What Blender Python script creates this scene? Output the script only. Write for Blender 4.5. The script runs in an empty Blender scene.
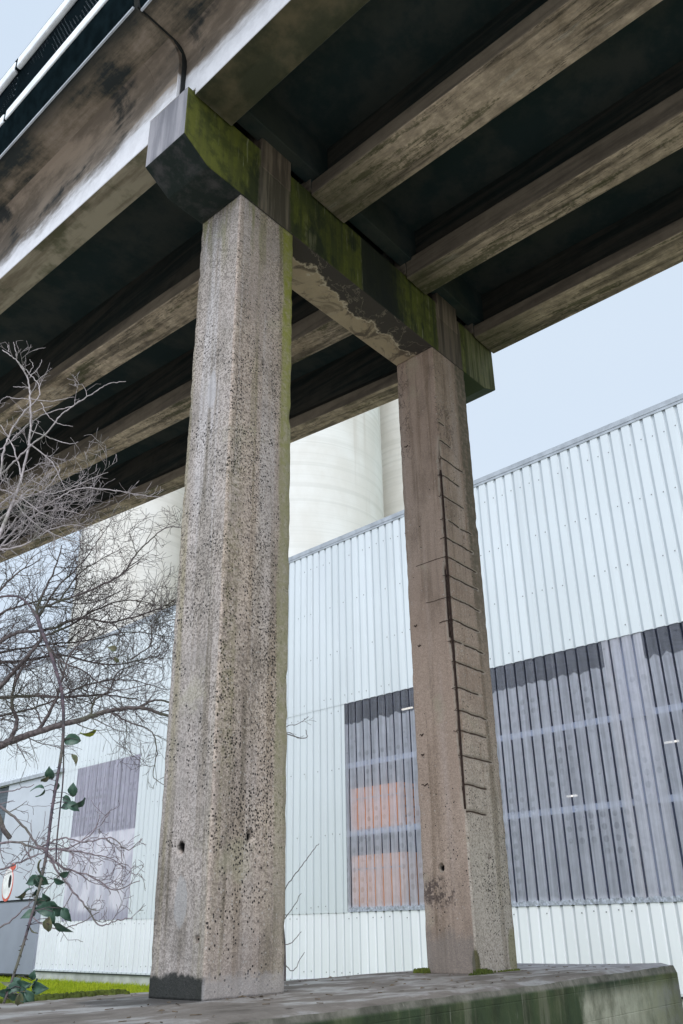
import bpy, bmesh, math, random
from mathutils import Vector, Matrix, noise as mn
random.seed(7)
R = math.radians
SC = bpy.context.scene
COL = SC.collection
ZO = 1.2                                   # plinth top above the ground near the camera
CAMZ = 0.42068 + ZO

# ------------------------------------------------------------------ frames
def hd(d): return Vector((math.sin(R(d)), math.cos(R(d)), 0))
PU = hd(37.682495); PV = hd(-48.587292); PC = Vector((-0.95075, 6.46097, ZO))
BW = hd(-45.5)                              # bridge axis, away from the camera to the left
WT = hd(-45.602405); WN = Vector((WT.y, -WT.x, 0))   # warehouse wall axis and depth axis
WD = 21.7984
AU = 0.041723; AV = -0.026003; DV = 0.59286; S2 = 3.53058; Z1 = 7.036833
def pier(a, b, z): return PC + PU*a + PV*b + Vector((0, 0, z))
AWL, AWR, HL, HR = 0.10, 0.035, 7.50, 7.78
def spanL(a, c, h): return PC + PU*a + BW*c + Vector((0, 0, HL + h + AU*a + AWL*c))
def spanR(a, c, h): return PC + PU*a + BW*c + Vector((0, 0, HR + h + AU*a + AWR*c))
def wall(t, n, z): return WT*t + WN*(WD + n) + Vector((0, 0, z + CAMZ))
def ident(x, y, z): return Vector((x, y, z))
# camera axes (used to place plants that were located in the photograph)
PITCH, ROLL, FPX = R(25.482679), R(-0.960072), 870.386
FW = Vector((0, math.cos(PITCH), math.sin(PITCH)))
_r = Vector((1, 0, 0)); _u = _r.cross(FW)
CR = _r*math.cos(ROLL) + _u*math.sin(ROLL); CUP = _u*math.cos(ROLL) - _r*math.sin(ROLL)
def at(x, y, D):
    d = FW*FPX + CR*(x-341.5) + CUP*(512-y)
    return d*(D/d.y) + Vector((0, 0, CAMZ))

PIT = .348                                 # rib spacing of the sheets
# ------------------------------------------------------------------ mesh helpers
class MB:
    def __init__(s, fr=ident): s.v = []; s.f = []; s.m = []; s.fr = fr; s.smooth = False
    def add(s, pts): 
        i = len(s.v); s.v += [s.fr(*p) for p in pts]; return i
    def face(s, idx, m=0): s.f.append(tuple(idx)); s.m.append(m)
    def box(s, a0, a1, b0, b1, c0, c1, m=0):
        i = s.add([(a0,b0,c0),(a1,b0,c0),(a1,b1,c0),(a0,b1,c0),(a0,b0,c1),(a1,b0,c1),(a1,b1,c1),(a0,b1,c1)])
        for q in ((0,3,2,1),(4,5,6,7),(0,1,5,4),(1,2,6,5),(2,3,7,6),(3,0,4,7)): s.face([i+k for k in q], m)
    def prism(s, poly, c0, c1, m=0, nseg=1, em=None):      # poly of (a,h), extruded along the 2nd coordinate
        n = len(poly); rows = []
        for k in range(nseg+1):
            c = c0 + (c1-c0)*k/nseg
            rows.append(s.add([(p[0], c, p[1]) for p in poly]))
        for k in range(nseg):
            for j in range(n):
                s.face([rows[k]+j, rows[k]+(j+1)%n, rows[k+1]+(j+1)%n, rows[k+1]+j], em[j] if em else m)
        s.face([rows[0]+j for j in reversed(range(n))], m); s.face([rows[-1]+j for j in range(n)], m)
    def tube(s, pts, rad, sides=5, m=0, cap=True):
        pts = [Vector(p) for p in pts]; n = len(pts)
        if isinstance(rad, (int, float)): rad = [rad]*n
        ref = Vector((0.31, 0.17, 0.93)); prev = None; rings = []
        for i, p in enumerate(pts):
            d = (pts[min(i+1, n-1)] - pts[max(i-1, 0)])
            d = d.normalized() if d.length > 1e-9 else Vector((0,0,1))
            x = d.cross(ref) if prev is None else prev - d*prev.dot(d)
            if x.length < 1e-5: x = d.cross(Vector((1,0,0)))
            x.normalize(); prev = x; y = d.cross(x)
            base = len(s.v)
            for k in range(sides):
                an = 2*math.pi*k/sides
                s.v.append(p + (x*math.cos(an) + y*math.sin(an))*rad[i])
            rings.append(base)
        for a, b in zip(rings, rings[1:]):
            for k in range(sides): s.face([a+k, a+(k+1)%sides, b+(k+1)%sides, b+k], m)
        if cap:
            s.face([rings[0]+k for k in reversed(range(sides))], m); s.face([rings[-1]+k for k in range(sides)], m)
    def build(s, name, mats, parent=None, origin=None, bevel=0, smooth=False, segs=2):
        o0 = Vector(origin) if origin is not None else (parent_world(parent) if parent else Vector((0,0,0)))
        me = bpy.data.meshes.new(name)
        me.from_pydata([tuple(v-o0) for v in s.v], [], s.f)
        mats = mats if isinstance(mats, (list, tuple)) else [mats]
        for mt in mats: me.materials.append(mt)
        me.polygons.foreach_set('material_index', s.m)
        bm = bmesh.new(); bm.from_mesh(me); bmesh.ops.recalc_face_normals(bm, faces=bm.faces); bm.to_mesh(me); bm.free()
        if smooth: me.polygons.foreach_set('use_smooth', [True]*len(me.polygons))
        me.update()
        o = bpy.data.objects.new(name, me); COL.objects.link(o)
        if parent: o.parent = parent; WORLD[o.name] = o0; o.location = o0 - WORLD[parent.name]
        else: o.location = o0; WORLD[o.name] = o0
        if bevel:
            b = o.modifiers.new('bevel', 'BEVEL'); b.width = bevel; b.segments = segs; b.limit_method = 'ANGLE'; b.angle_limit = R(30)
        return o
WORLD = {}
def parent_world(o): return WORLD[o.name]
def empty(name, loc):
    o = bpy.data.objects.new(name, None); COL.objects.link(o); o.location = loc; o.empty_display_size = .3
    WORLD[o.name] = Vector(loc); return o
def tag(o, label=None, cat=None, group=None, kind=None):
    if label: o['label'] = label
    if cat: o['category'] = cat
    if group: o['group'] = group
    if kind: o['kind'] = kind
    return o
def catmull(pts, per=6):
    pts = [Vector(p) for p in pts]; out = []
    P = [pts[0]*2-pts[1]] + pts + [pts[-1]*2-pts[-2]]
    for i in range(1, len(P)-2):
        for k in range(per):
            t = k/per; a, b, c, d = P[i-1], P[i], P[i+1], P[i+2]
            out.append(.5*((2*b) + (c-a)*t + (2*a-5*b+4*c-d)*t*t + (-a+3*b-3*c+d)*t**3))
    out.append(pts[-1]); return out

# ------------------------------------------------------------------ material helpers
class NT:
    def __init__(s, name, rough=.85, spec=.3):
        s.mat = bpy.data.materials.new(name); s.mat.use_nodes = True
        s.t = s.mat.node_tree; s.t.nodes.clear()
        s.out = s.t.nodes.new('ShaderNodeOutputMaterial'); s.b = s.t.nodes.new('ShaderNodeBsdfPrincipled')
        s.t.links.new(s.b.outputs[0], s.out.inputs[0])
        s.b.inputs['Roughness'].default_value = rough; s.b.inputs['Specular IOR Level'].default_value = spec
        s._geo = None
    def node(s, t, **k):
        n = s.t.nodes.new(t)
        for a, b in k.items(): setattr(n, a, b)
        return n
    def put(s, sock, v):
        if isinstance(v, bpy.types.NodeSocket): s.t.links.new(v, sock)
        elif isinstance(v, (tuple, list)) and len(v) == 3 and sock.type == 'RGBA': sock.default_value = (*v, 1)
        else: sock.default_value = v
    def geo(s):
        if not s._geo: s._geo = s.node('ShaderNodeNewGeometry')
        return s._geo
    def m(s, op, a, b=0., c=0., clamp=False):
        n = s.node('ShaderNodeMath', operation=op, use_clamp=clamp)
        for i, v in enumerate((a, b, c)): s.put(n.inputs[i], v)
        return n.outputs[0]
    def vm(s, op, a, b=None):
        n = s.node('ShaderNodeVectorMath', operation=op); s.put(n.inputs[0], a)
        if b is not None: s.put(n.inputs[1], b)
        return n.outputs['Value'] if op in ('DOT_PRODUCT', 'LENGTH') else n.outputs[0]
    def xyz(s, v):
        n = s.node('ShaderNodeSeparateXYZ'); s.put(n.inputs[0], v); return n.outputs[:]
    def comb(s, x, y, z):
        n = s.node('ShaderNodeCombineXYZ')
        for i, v in enumerate((x, y, z)): s.put(n.inputs[i], v)
        return n.outputs[0]
    def lc(s, kind):                      # local coordinates of the pier / the wall from world position
        p = s.geo().outputs['Position']
        if kind == 'world': return p
        if kind == 'pier': ax = Matrix((PU, PV, Vector((0,0,1)))).transposed().inverted(); o = PC
        elif kind == 'span': ax = Matrix((PU, BW, Vector((0,0,1)))).transposed().inverted(); o = PC
        else: ax = Matrix((WT, WN, Vector((0,0,1)))).transposed().inverted(); o = wall(0,0,0)
        d = s.vm('SUBTRACT', p, tuple(o))
        return s.comb(*[s.vm('DOT_PRODUCT', d, tuple(ax[i])) for i in range(3)])
    def sc(s, v, k): return s.vm('MULTIPLY', v, tuple(k) if isinstance(k, (tuple, list)) else (k, k, k))
    def noise(s, v, scale=1., detail=5., rough=.55, dist=0.):
        n = s.node('ShaderNodeTexNoise'); s.put(n.inputs['Vector'], v)
        n.inputs['Scale'].default_value = scale; n.inputs['Detail'].default_value = detail
        n.inputs['Roughness'].default_value = rough; n.inputs['Distortion'].default_value = dist
        return n.outputs[0]
    def vor(s, v, scale, out='Distance', feature='F1'):
        n = s.node('ShaderNodeTexVoronoi', feature=feature); s.put(n.inputs['Vector'], v); n.inputs['Scale'].default_value = scale
        return n.outputs[out]
    def ss(s, x, a, b, lo=0., hi=1.):     # smoothstep
        n = s.node('ShaderNodeMapRange', interpolation_type='SMOOTHSTEP'); n.clamp = True
        s.put(n.inputs[0], x)
        for i, v in enumerate((a, b, lo, hi)): s.put(n.inputs[1+i], v)
        return n.outputs[0]
    def mix(s, f, a, b, mode='MIX'):
        n = s.node('ShaderNodeMix', data_type='RGBA', blend_type=mode, clamp_factor=True)
        s.put(n.inputs[0], f); s.put(n.inputs[6], a); s.put(n.inputs[7], b); return n.outputs[2]
    def ramp(s, x, stops):
        n = s.node('ShaderNodeValToRGB'); s.put(n.inputs[0], x); e = n.color_ramp.elements
        e[0].position, e[0].color = stops[0][0], (*stops[0][1], 1); e[1].position, e[1].color = stops[-1][0], (*stops[-1][1], 1)
        for p, c in stops[1:-1]: q = e.new(p); q.color = (*c, 1)
        return n.outputs[0]
    def mul(s, *a):
        r = a[0]
        for x in a[1:]: r = s.m('MULTIPLY', r, x)
        return r
    def color(s, c): s.put(s.b.inputs['Base Color'], c)
    def bump(s, h, strength=.4, dist=.01):
        n = s.node('ShaderNodeBump'); n.inputs['Strength'].default_value = strength; n.inputs['Distance'].default_value = dist
        s.put(n.inputs['Height'], h); s.t.links.new(n.outputs[0], s.b.inputs['Normal'])
    def inv(s, x): return s.m('SUBTRACT', 1., x)
    def ell(s, x, y, cx, cy, rx, ry, nz):  # noisy ellipse mask
        a = s.m('DIVIDE', s.m('SUBTRACT', x, cx), rx); b = s.m('DIVIDE', s.m('SUBTRACT', y, cy), ry)
        d = s.m('ADD', s.m('ADD', s.mul(a, a), s.mul(b, b)), s.m('MULTIPLY', s.m('SUBTRACT', nz, .5), 2.6))
        return s.ss(d, 1.25, .7)

def simple(name, col, rough=.7, metal=0., var=.15, scale=3., spec=.3):
    N = NT(name, rough, spec); p = N.lc('world')
    k = N.noise(p, scale, 5)
    N.color(N.mix(N.ss(k, .3, .7), tuple(c*(1-var) for c in col), tuple(min(1, c*(1+var)) for c in col)))
    N.b.inputs['Metallic'].default_value = metal
    return N.mat

# ---- columns
def column_mat(name, which):
    N = NT(name, .88, .25); P = N.lc('pier'); a, b, z = N.xyz(P)
    if which == 2: a = N.m('SUBTRACT', a, S2)
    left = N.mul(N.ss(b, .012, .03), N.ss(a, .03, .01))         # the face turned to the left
    n1 = N.noise(P, 1.1, 6, .6); n2 = N.noise(P, 4.5, 6, .65); n3 = N.noise(P, 14, 6, .7)
    st = N.noise(N.sc(P, (11, 11, .35)), 1., 4, .6)            # run-off streaks
    st2 = N.noise(N.sc(P, (4.2, 4.2, .16)), 1., 3, .5)
    if which == 1:
        c = N.mix(N.ss(n1, .35, .65), (.385, .32, .285), (.445, .37, .31))
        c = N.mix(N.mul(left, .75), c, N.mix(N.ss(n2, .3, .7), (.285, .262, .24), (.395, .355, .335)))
        c = N.mix(N.mul(N.ss(st2, .50, .66), N.ss(z, 1.0, 5.5, .15, .6)), c, (.50, .475, .48))
        c = N.mix(N.mul(N.ss(st, .56, .70), .55), c, (.20, .175, .14))
        c = N.mix(N.mul(N.ss(st2, .47, .36), .6), c, (.235, .205, .120))
    else:
        c = N.mix(N.ss(n1, .35, .65), (.35, .255, .200), (.43, .325, .26))
        low = N.ss(N.m('ADD', z, N.m('MULTIPLY', n2, .9)), 3.6, 1.2)
        c = N.mix(N.mul(low, N.ss(left, 0, 1, .85, .25)), c, (.47, .42, .36))
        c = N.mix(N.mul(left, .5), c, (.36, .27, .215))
        c = N.mix(N.mul(N.ss(st2, .53, .66), .35), c, (.46, .385, .35))
        c = N.mix(N.mul(N.ss(st, .56, .70), .45), c, (.24, .18, .14))
    # aggregate and pits
    vd = N.vor(P, 72, 'Distance'); vcol = N.vor(P, 72, 'Color'); r, g, bl = N.xyz(vcol)
    agg = N.ss(n1, .3, .6, .35, .85) if which == 1 else N.mul(N.ss(n1, .3, .6, .2, .55), N.ss(z, 4.5, 1.5, .5, 1.), N.ss(left, 0, 1, 1., .6))
    if which == 1: agg = N.mul(agg, N.ss(z, .1, 1.4, .6, 1.), N.ss(a, .70, .64, .7, 1.))
    c = N.mix(agg, c, N.mix(N.ss(r, .12, .75), (.50, .48, .46), (1.30, 1.28, 1.26)), 'MULTIPLY')
    blot = N.noise(N.sc(P, (2.6, 2.6, 1.1)), 1., 6, .62)
    c = N.mix(N.ss(blot, .5, .68, 0., .5), c, (.46, .45, .42), 'MULTIPLY')
    vst = N.noise(N.sc(P, (5.5, 5.5, .22)), 1., 6, .66); c = N.mix(N.ss(vst, .50, .62, 0., .55), c, (.52, .49, .42), 'MULTIPLY')
    pat = N.noise(N.vm('ADD', P, (4., 2., 8.)), 1.4, 7, .62); c = N.mix(N.ss(pat, .58, .70, 0., .35), c, (.40, .38, .26))
    zone = N.ss(N.noise(P, 2.1, 5, .65), .44, .58)
    pd = N.vor(N.vm('ADD', P, (3.1, 1.7, .9)), 45, 'Distance'); pc = N.vor(N.vm('ADD', P, (3.1, 1.7, .9)), 45, 'Color')
    pr, pg, pb = N.xyz(pc)
    if which == 1:
        dens = N.mul(N.ss(z, 6.6, 4.6, .12, 1.), N.ss(z, .15, 1.0, .25, 1.), N.ss(left, 0, 1, 1., .62), N.ss(a, .70, .62, .25, 1.))
    else:
        dens = N.mul(N.ss(z, 2.6, .9, .06, .7), N.ss(z, .15, .7, .3, 1.), N.ss(left, 0, 1, .8, .5))
    gate = N.m('LESS_THAN', pr, N.mul(dens, N.ss(zone, 0, 1, .14, .80)))
    size = N.m('ADD', N.m('MULTIPLY', pg, .30), .20)
    pit = N.mul(gate, N.ss(N.m('SUBTRACT', pd, size), .03, -.05))
    c = N.mix(N.mul(pit, .95), c, (.022, .020, .020))
    wgate = N.mul(N.m('GREATER_THAN', pr, .9), N.ss(N.m('SUBTRACT', pd, size), .05, -.05))
    c = N.mix(N.mul(wgate, .45), c, (.52, .49, .46))
    fine = N.noise(P, 130, 2, .5)
    c = N.mix(.7, c, N.mix(N.ss(fine, .3, .7), (.74,.73,.72), (1.24,1.24,1.24)), 'MULTIPLY')
    # algae
    if which == 1:
        e = N.m('ADD', a, N.m('MULTIPLY', N.m('SUBTRACT', N.noise(N.sc(P, (9, 9, 1.2)), 1., 4), .5), .09))
        gm = N.mul(N.ss(e, .625, .67), N.inv(left), N.ss(z, .1, 2.2, .25, 1.))
        c = N.mix(N.mul(gm, N.ss(N.m('ADD', n3, N.m('MULTIPLY', n2, .6)), .60, .95, .48, .95)), c, N.mix(N.ss(z, 3, 6.6), (.27, .25, .15), (.25, .255, .035)))
        gm2 = N.mul(N.ss(N.noise(N.sc(P, (7, 7, .8)), 1., 4), .52, .66), N.ss(z, 6.0, 7.0))
        c = N.mix(N.mul(gm2, .55), c, (.20, .20, .06))
        cen = N.mul(N.ss(N.m('ABSOLUTE', N.m('SUBTRACT', a, .1)), .16, .02), N.inv(left), N.ss(n3, .4, .62), N.ss(z, 4.8, 3.6), N.ss(z, .8, 2.0))
        c = N.mix(N.mul(cen, .38), c, (.120, .120, .035))
        c = N.mix(N.mul(N.ell(b, z, .293, .60, .07, .17, N.m('ADD', N.m('MULTIPLY', n2, .7), N.m('MULTIPLY', n3, .3))), left, .6), c, (.36, .35, .345))
        c = N.mix(N.mul(N.ell(b, z, .273, 4.83, .06, .20, N.m('ADD', N.m('MULTIPLY', n2, .7), N.m('MULTIPLY', n3, .3))), left, .5), c, (.46, .44, .45))
        for (hx, hz, onl, hr) in ((.324, .955, 1, .046), (.394, 1.032, 0, .038), (.402, 5.217, 0, .024), (.10, .36, 1, .014)):
            x_ = b if onl else a; dd = N.m('SQRT', N.m('ADD', N.m('POWER', N.m('SUBTRACT', x_, hx), 2.), N.m('POWER', N.m('SUBTRACT', z, hz), 2.)))
            c = N.mix(N.mul(N.ss(dd, hr, hr*.7), N.ss(a, .16, .12) if onl else N.ss(b, .16, .12)), c, (.010, .009, .009))  # holes blackened in the colour to paint in their inner shade
        wet = N.mul(N.ss(N.m('SUBTRACT', z, N.m('MULTIPLY', N.m('ADD', N.m('MULTIPLY', n2, .5), N.m('MULTIPLY', n3, .5)), .20)), .055, .02), N.ss(a, .02, .0))
        c = N.mix(N.mul(wet, .92), c, (.014, .018, .017))
        sal = N.mul(N.ss(N.m('SUBTRACT', z, N.m('MULTIPLY', n3, .22)), .06, -.02), N.inv(left))
        c = N.mix(N.mul(sal, .6), c, (.40, .37, .36))
    else:
        gm = N.mul(N.ss(N.m('ADD', a, N.m('MULTIPLY', n3, .12)), .56, .66), N.inv(left), N.ss(z, 2.0, 5.0, .2, 1.))
        c = N.mix(N.mul(gm, N.ss(n3, .3, .6, .35, .9)), c, (.105, .092, .062))
        corner = N.ell(N.m('ADD', a, b), z, .0, .05, .055, .16, N.m('ADD', N.m('MULTIPLY', n2, .4), N.m('MULTIPLY', n3, .6)))
        c = N.mix(N.mul(corner, .85), c, (.065, .060, .012))
        rg = N.mul(N.ell(a, z, .74, .16, .12, .22, n2), N.inv(left)); c = N.mix(N.mul(rg, .6), c, (.20, .19, .08))
        wet = N.mul(N.ss(N.m('SUBTRACT', z, N.m('MULTIPLY', n2, .5)), .18, .02), left)
        c = N.mix(N.mul(wet, .45), c, (.16, .155, .15))
        spot = N.mul(N.ell(b, z, .40, .72, .22, .16, n3), left); c = N.mix(N.mul(spot, N.ss(n3, .48, .56), .85), c, (.075, .055, .050))
        for (hx, hz, onl, hr) in ((.351, .942, 1, .036), (.415, 1.035, 0, .030), (.43, 4.62, 0, .018)):
            x_ = b if onl else a; dd = N.m('SQRT', N.m('ADD', N.m('POWER', N.m('SUBTRACT', x_, hx), 2.), N.m('POWER', N.m('SUBTRACT', z, hz), 2.)))
            c = N.mix(N.mul(N.ss(dd, hr, hr*.7), N.ss(a, .16, .12) if onl else N.ss(b, .16, .12)), c, (.010, .009, .009))  # same painted black shade inside the holes of this column
        ck = N.ss(N.m('ABSOLUTE', N.m('SUBTRACT', N.noise(N.sc(P, (6, 6, 3.2)), 1., 6, .65, .3), .5)), .012, .004)
        ckm = N.m('MAXIMUM', N.mul(left, N.ss(b, .38, .44), N.ss(z, 5.5, 5.9)), N.mul(N.inv(left), N.ss(z, 5.6, 5.9), N.ss(z, 6.6, 6.3), N.ss(a, .5, .35)))
        c = N.mix(N.mul(ck, ckm, .85), c, (.05, .035, .03))
        at_ = N.node('ShaderNodeAttribute'); at_.attribute_name = 'spall'; sp = at_.outputs['Fac']
        c = N.mix(N.ss(sp, .04, .22, 0., .8), c, N.mix(n3, (.30, .235, .185), (.50, .43, .36)))
        c = N.mix(N.ss(N.m('ADD', sp, N.m('MULTIPLY', n3, .3)), .50, .95, 0., .8), c, (.105, .058, .036))
        run = N.ss(N.noise(N.sc(P, (16, 16, 1.3)), 1., 4, .6), .54, .70); c = N.mix(N.mul(run, N.inv(left), N.ss(z, 1.2, 2.), N.ss(z, 6.3, 5.6), .5), c, (.22, .125, .075))
        # iron-stained arris where the bars are bared
        ar = N.mul(N.ss(N.m('ADD', N.m('MAXIMUM', a, b), N.m('MULTIPLY', n3, .05)), .085, .045), N.ss(z, 1.3, 1.7), N.ss(z, 6.2, 5.4))
        c = N.mix(N.mul(ar, .55), c, (.33, .26, .21))
    N.color(c)
    h = N.m('ADD', N.m('MULTIPLY', vd, .5), N.m('ADD', N.m('MULTIPLY', pit, -1.6), N.m('MULTIPLY', n3, 1.2)))
    N.bump(h, .55, .007)
    return N.mat

def crosshead_mat():
    N = NT('crosshead_concrete', .85, .3); P = N.lc('pier'); a, b, z = N.xyz(P)
    nx, ny, nz = N.xyz(N.geo().outputs['True Normal'])
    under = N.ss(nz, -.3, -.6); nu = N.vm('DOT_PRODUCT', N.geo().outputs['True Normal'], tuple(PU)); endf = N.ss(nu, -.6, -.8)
    n1 = N.noise(P, 1.3, 6, .6); n2 = N.noise(P, 5, 6, .65); n3 = N.noise(P, 16, 5, .7)
    st = N.noise(N.sc(P, (9, 9, .5)), 1., 5, .65)
    c = N.mix(N.ss(n1, .38, .62), (.055, .064, .014), (.090, .098, .022))
    c = N.mix(N.ss(n2, .42, .60, 0., .75), c, (.125, .140, .018))
    c = N.mix(N.mul(N.ss(N.m('ADD', N.m('MULTIPLY', st, .55), N.m('MULTIPLY', n2, .45)), .48, .60), .75), c, (.024, .030, .015))
    wets = N.ss(N.noise(N.sc(P, (2.2, 2.2, 1.2)), 1., 6, .62), .50, .62); c = N.mix(N.mul(wets, .8), c, (.014, .020, .012))
    drip = N.mul(N.ss(N.noise(N.sc(P, (22, 22, 1.6)), 1., 4, .6), .60, .70), N.ss(n1, .40, .55)); c = N.mix(N.mul(drip, .7), c, (.36, .35, .24))
    c = N.mix(N.mul(N.ss(st, .44, .34), N.ss(n2, .4, .6), .5), c, (.21, .195, .120))
    c = N.mix(N.mul(N.ss(a, .35, -.3), N.ss(n2, .40, .60, .05, .6)), c, (.15, .155, .030))
    zr = N.m('SUBTRACT', z, N.m('MULTIPLY', a, AU))
    # washed bands under the stubs
    for a0, a1, col in ((.22, .76, (.185, .150, .115)), (3.66, 4.33, (.165, .125, .100))):
        e = N.m('ADD', a, N.m('MULTIPLY', N.m('SUBTRACT', n2, .5), .12))
        mk = N.mul(N.ss(e, a0, a0+.05), N.ss(e, a1, a1-.05))
        cc = N.mix(N.ss(st, .42, .60), col, tuple(k*.42 for k in col))
        c = N.mix(N.mul(mk, .9), c, cc)
    fg = N.mul(N.ss(a, 4.36, 4.5)); c = N.mix(N.mul(fg, .6), c, N.mix(N.ss(st, .42, .6), (.19, .18, .10), (.06, .065, .02)))
    sa = N.m('ADD', a, N.m('MULTIPLY', N.m('SUBTRACT', st, .5), .9)); soot = N.mul(N.ss(N.m('ADD', a, N.m('MULTIPLY', n2, .07)), 2.02, 2.08), N.ss(N.m('ADD', sa, N.m('MULTIPLY', n2, .3)), 3.15, 2.75))
    c = N.mix(N.mul(soot, .93), c, (.012, .015, .013))
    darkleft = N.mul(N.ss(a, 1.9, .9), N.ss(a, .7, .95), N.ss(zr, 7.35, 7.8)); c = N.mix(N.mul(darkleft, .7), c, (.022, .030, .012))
    ce = N.mix(N.ss(N.noise(N.sc(P, (6, 6, .9)), 1., 5), .38, .62), (.20, .195, .215), (.34, .325, .345))
    c = N.mix(endf, c, ce)
    peel = N.noise(P, 2.6, 8, .62, .8)
    cu = N.mix(N.ss(peel, .38, .52), (.115, .09, .066), N.mix(n2, (.27, .21, .14), (.44, .35, .24)))
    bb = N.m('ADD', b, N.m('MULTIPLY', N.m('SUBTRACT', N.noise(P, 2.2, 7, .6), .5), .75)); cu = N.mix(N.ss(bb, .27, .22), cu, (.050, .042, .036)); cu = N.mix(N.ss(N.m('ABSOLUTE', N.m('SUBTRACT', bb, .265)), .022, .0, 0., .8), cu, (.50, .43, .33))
    cu = N.mix(N.ss(N.m('ABSOLUTE', N.m('SUBTRACT', peel, .48)), .012, .0, 0., .4), cu, (.42, .36, .27))
    cl = N.mix(N.ss(n2, .45, .7), (.010, .017, .014), (.050, .048, .048))
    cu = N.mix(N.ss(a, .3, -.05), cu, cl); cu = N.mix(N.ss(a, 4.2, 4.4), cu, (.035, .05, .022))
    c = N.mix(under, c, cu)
    N.color(c); N.bump(N.m('ADD', n3, N.m('MULTIPLY', peel, N.m('MULTIPLY', under, 2.))), .5, .012)
    return N.mat

def beam_mat(name, soff, far, green=.7):
    N = NT(name, .88, .25); P = N.lc('span'); a, c_, z = N.xyz(P)
    nz = N.xyz(N.geo().outputs['True Normal'])[2]
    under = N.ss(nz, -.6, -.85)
    lg = N.noise(N.sc(P, (7, .35, 7)), 1., 6, .65)        # streaks along the beam
    n1 = N.noise(P, .9, 6, .6); n2 = N.noise(P, 6, 6, .7); n3 = N.noise(P, 22, 5, .7)
    c = N.mix(N.ss(n1, .35, .65), soff, tuple(k*1.25 for k in soff))
    c = N.mix(N.mul(N.ss(lg, .49, .60), .85), c, tuple(k*.38 for k in soff))
    c = N.mix(N.mul(N.ss(lg, .46, .36), .6), c, tuple(min(1, k*1.55) for k in soff))
    c = N.mix(.6, c, N.mix(N.ss(n2, .3, .7), (.50, .50, .50), (1.3, 1.3, 1.3)), 'MULTIPLY')
    fg = N.noise(N.sc(P, (30, 7, 30)), 1., 4, .7); c = N.mix(.45, c, N.mix(N.ss(fg, .36, .66), (.62, .61, .59), (1.25, 1.24, 1.22)), 'MULTIPLY'); big = N.noise(P, .8, 7, .62); c = N.mix(N.ss(big, .48, .66, 0., .65), c, (.40, .38, .33), 'MULTIPLY')
    crack = N.ss(N.m('ABSOLUTE', N.m('SUBTRACT', N.noise(N.sc(P, (3.2, .28, 3.2)), 1., 7, .7, .4), .5)), .010, .002); c = N.mix(N.mul(crack, .75), c, (.025, .022, .016))
    lime = N.ss(N.noise(N.sc(P, (5, .9, 5)), 1., 6, .7, .5), .60, .68); c = N.mix(N.mul(lime, .35), c, (.48, .44, .38))
    spot = N.vor(N.sc(P, (1, .7, 1)), 1.5, 'Distance'); c = N.mix(N.mul(N.ss(spot, .05, .02), .8), c, (.03, .025, .02))
    ng = N.noise(N.sc(P, (4.5, .55, 4.5)), 1., 7, .7, .3)
    gr = N.mul(N.ss(N.m('ADD', ng, N.m('MULTIPLY', n3, .25)), .66, .74), green)
    c = N.mix(gr, c, (.040, .045, .014))
    pe = N.mul(N.ss(N.m('ABSOLUTE', c_), 1.4, .3), .75); c = N.mix(N.mul(pe, N.ss(n2, .3, .6, .4, 1.)), c, (.045, .050, .020))
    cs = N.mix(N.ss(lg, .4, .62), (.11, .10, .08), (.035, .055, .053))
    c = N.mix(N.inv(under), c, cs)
    N.color(c); N.bump(N.m('ADD', n3, N.m('MULTIPLY', lg, 1.4)), .5, .012)
    return N.mat

def flank_mat(name, c1, c2):
    N = NT(name, .9, .2); P = N.lc('span'); lg = N.noise(N.sc(P, (6, .4, 6)), 1., 6, .65); n2 = N.noise(P, 5, 6, .7)
    c = N.mix(N.ss(lg, .38, .64), c1, c2); c = N.mix(.5, c, N.mix(N.ss(n2, .3, .7), (.7, .7, .7), (1.2, 1.2, 1.2)), 'MULTIPLY')
    N.color(c); N.bump(N.m('ADD', n2, lg), .4, .01); return N.mat

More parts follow.
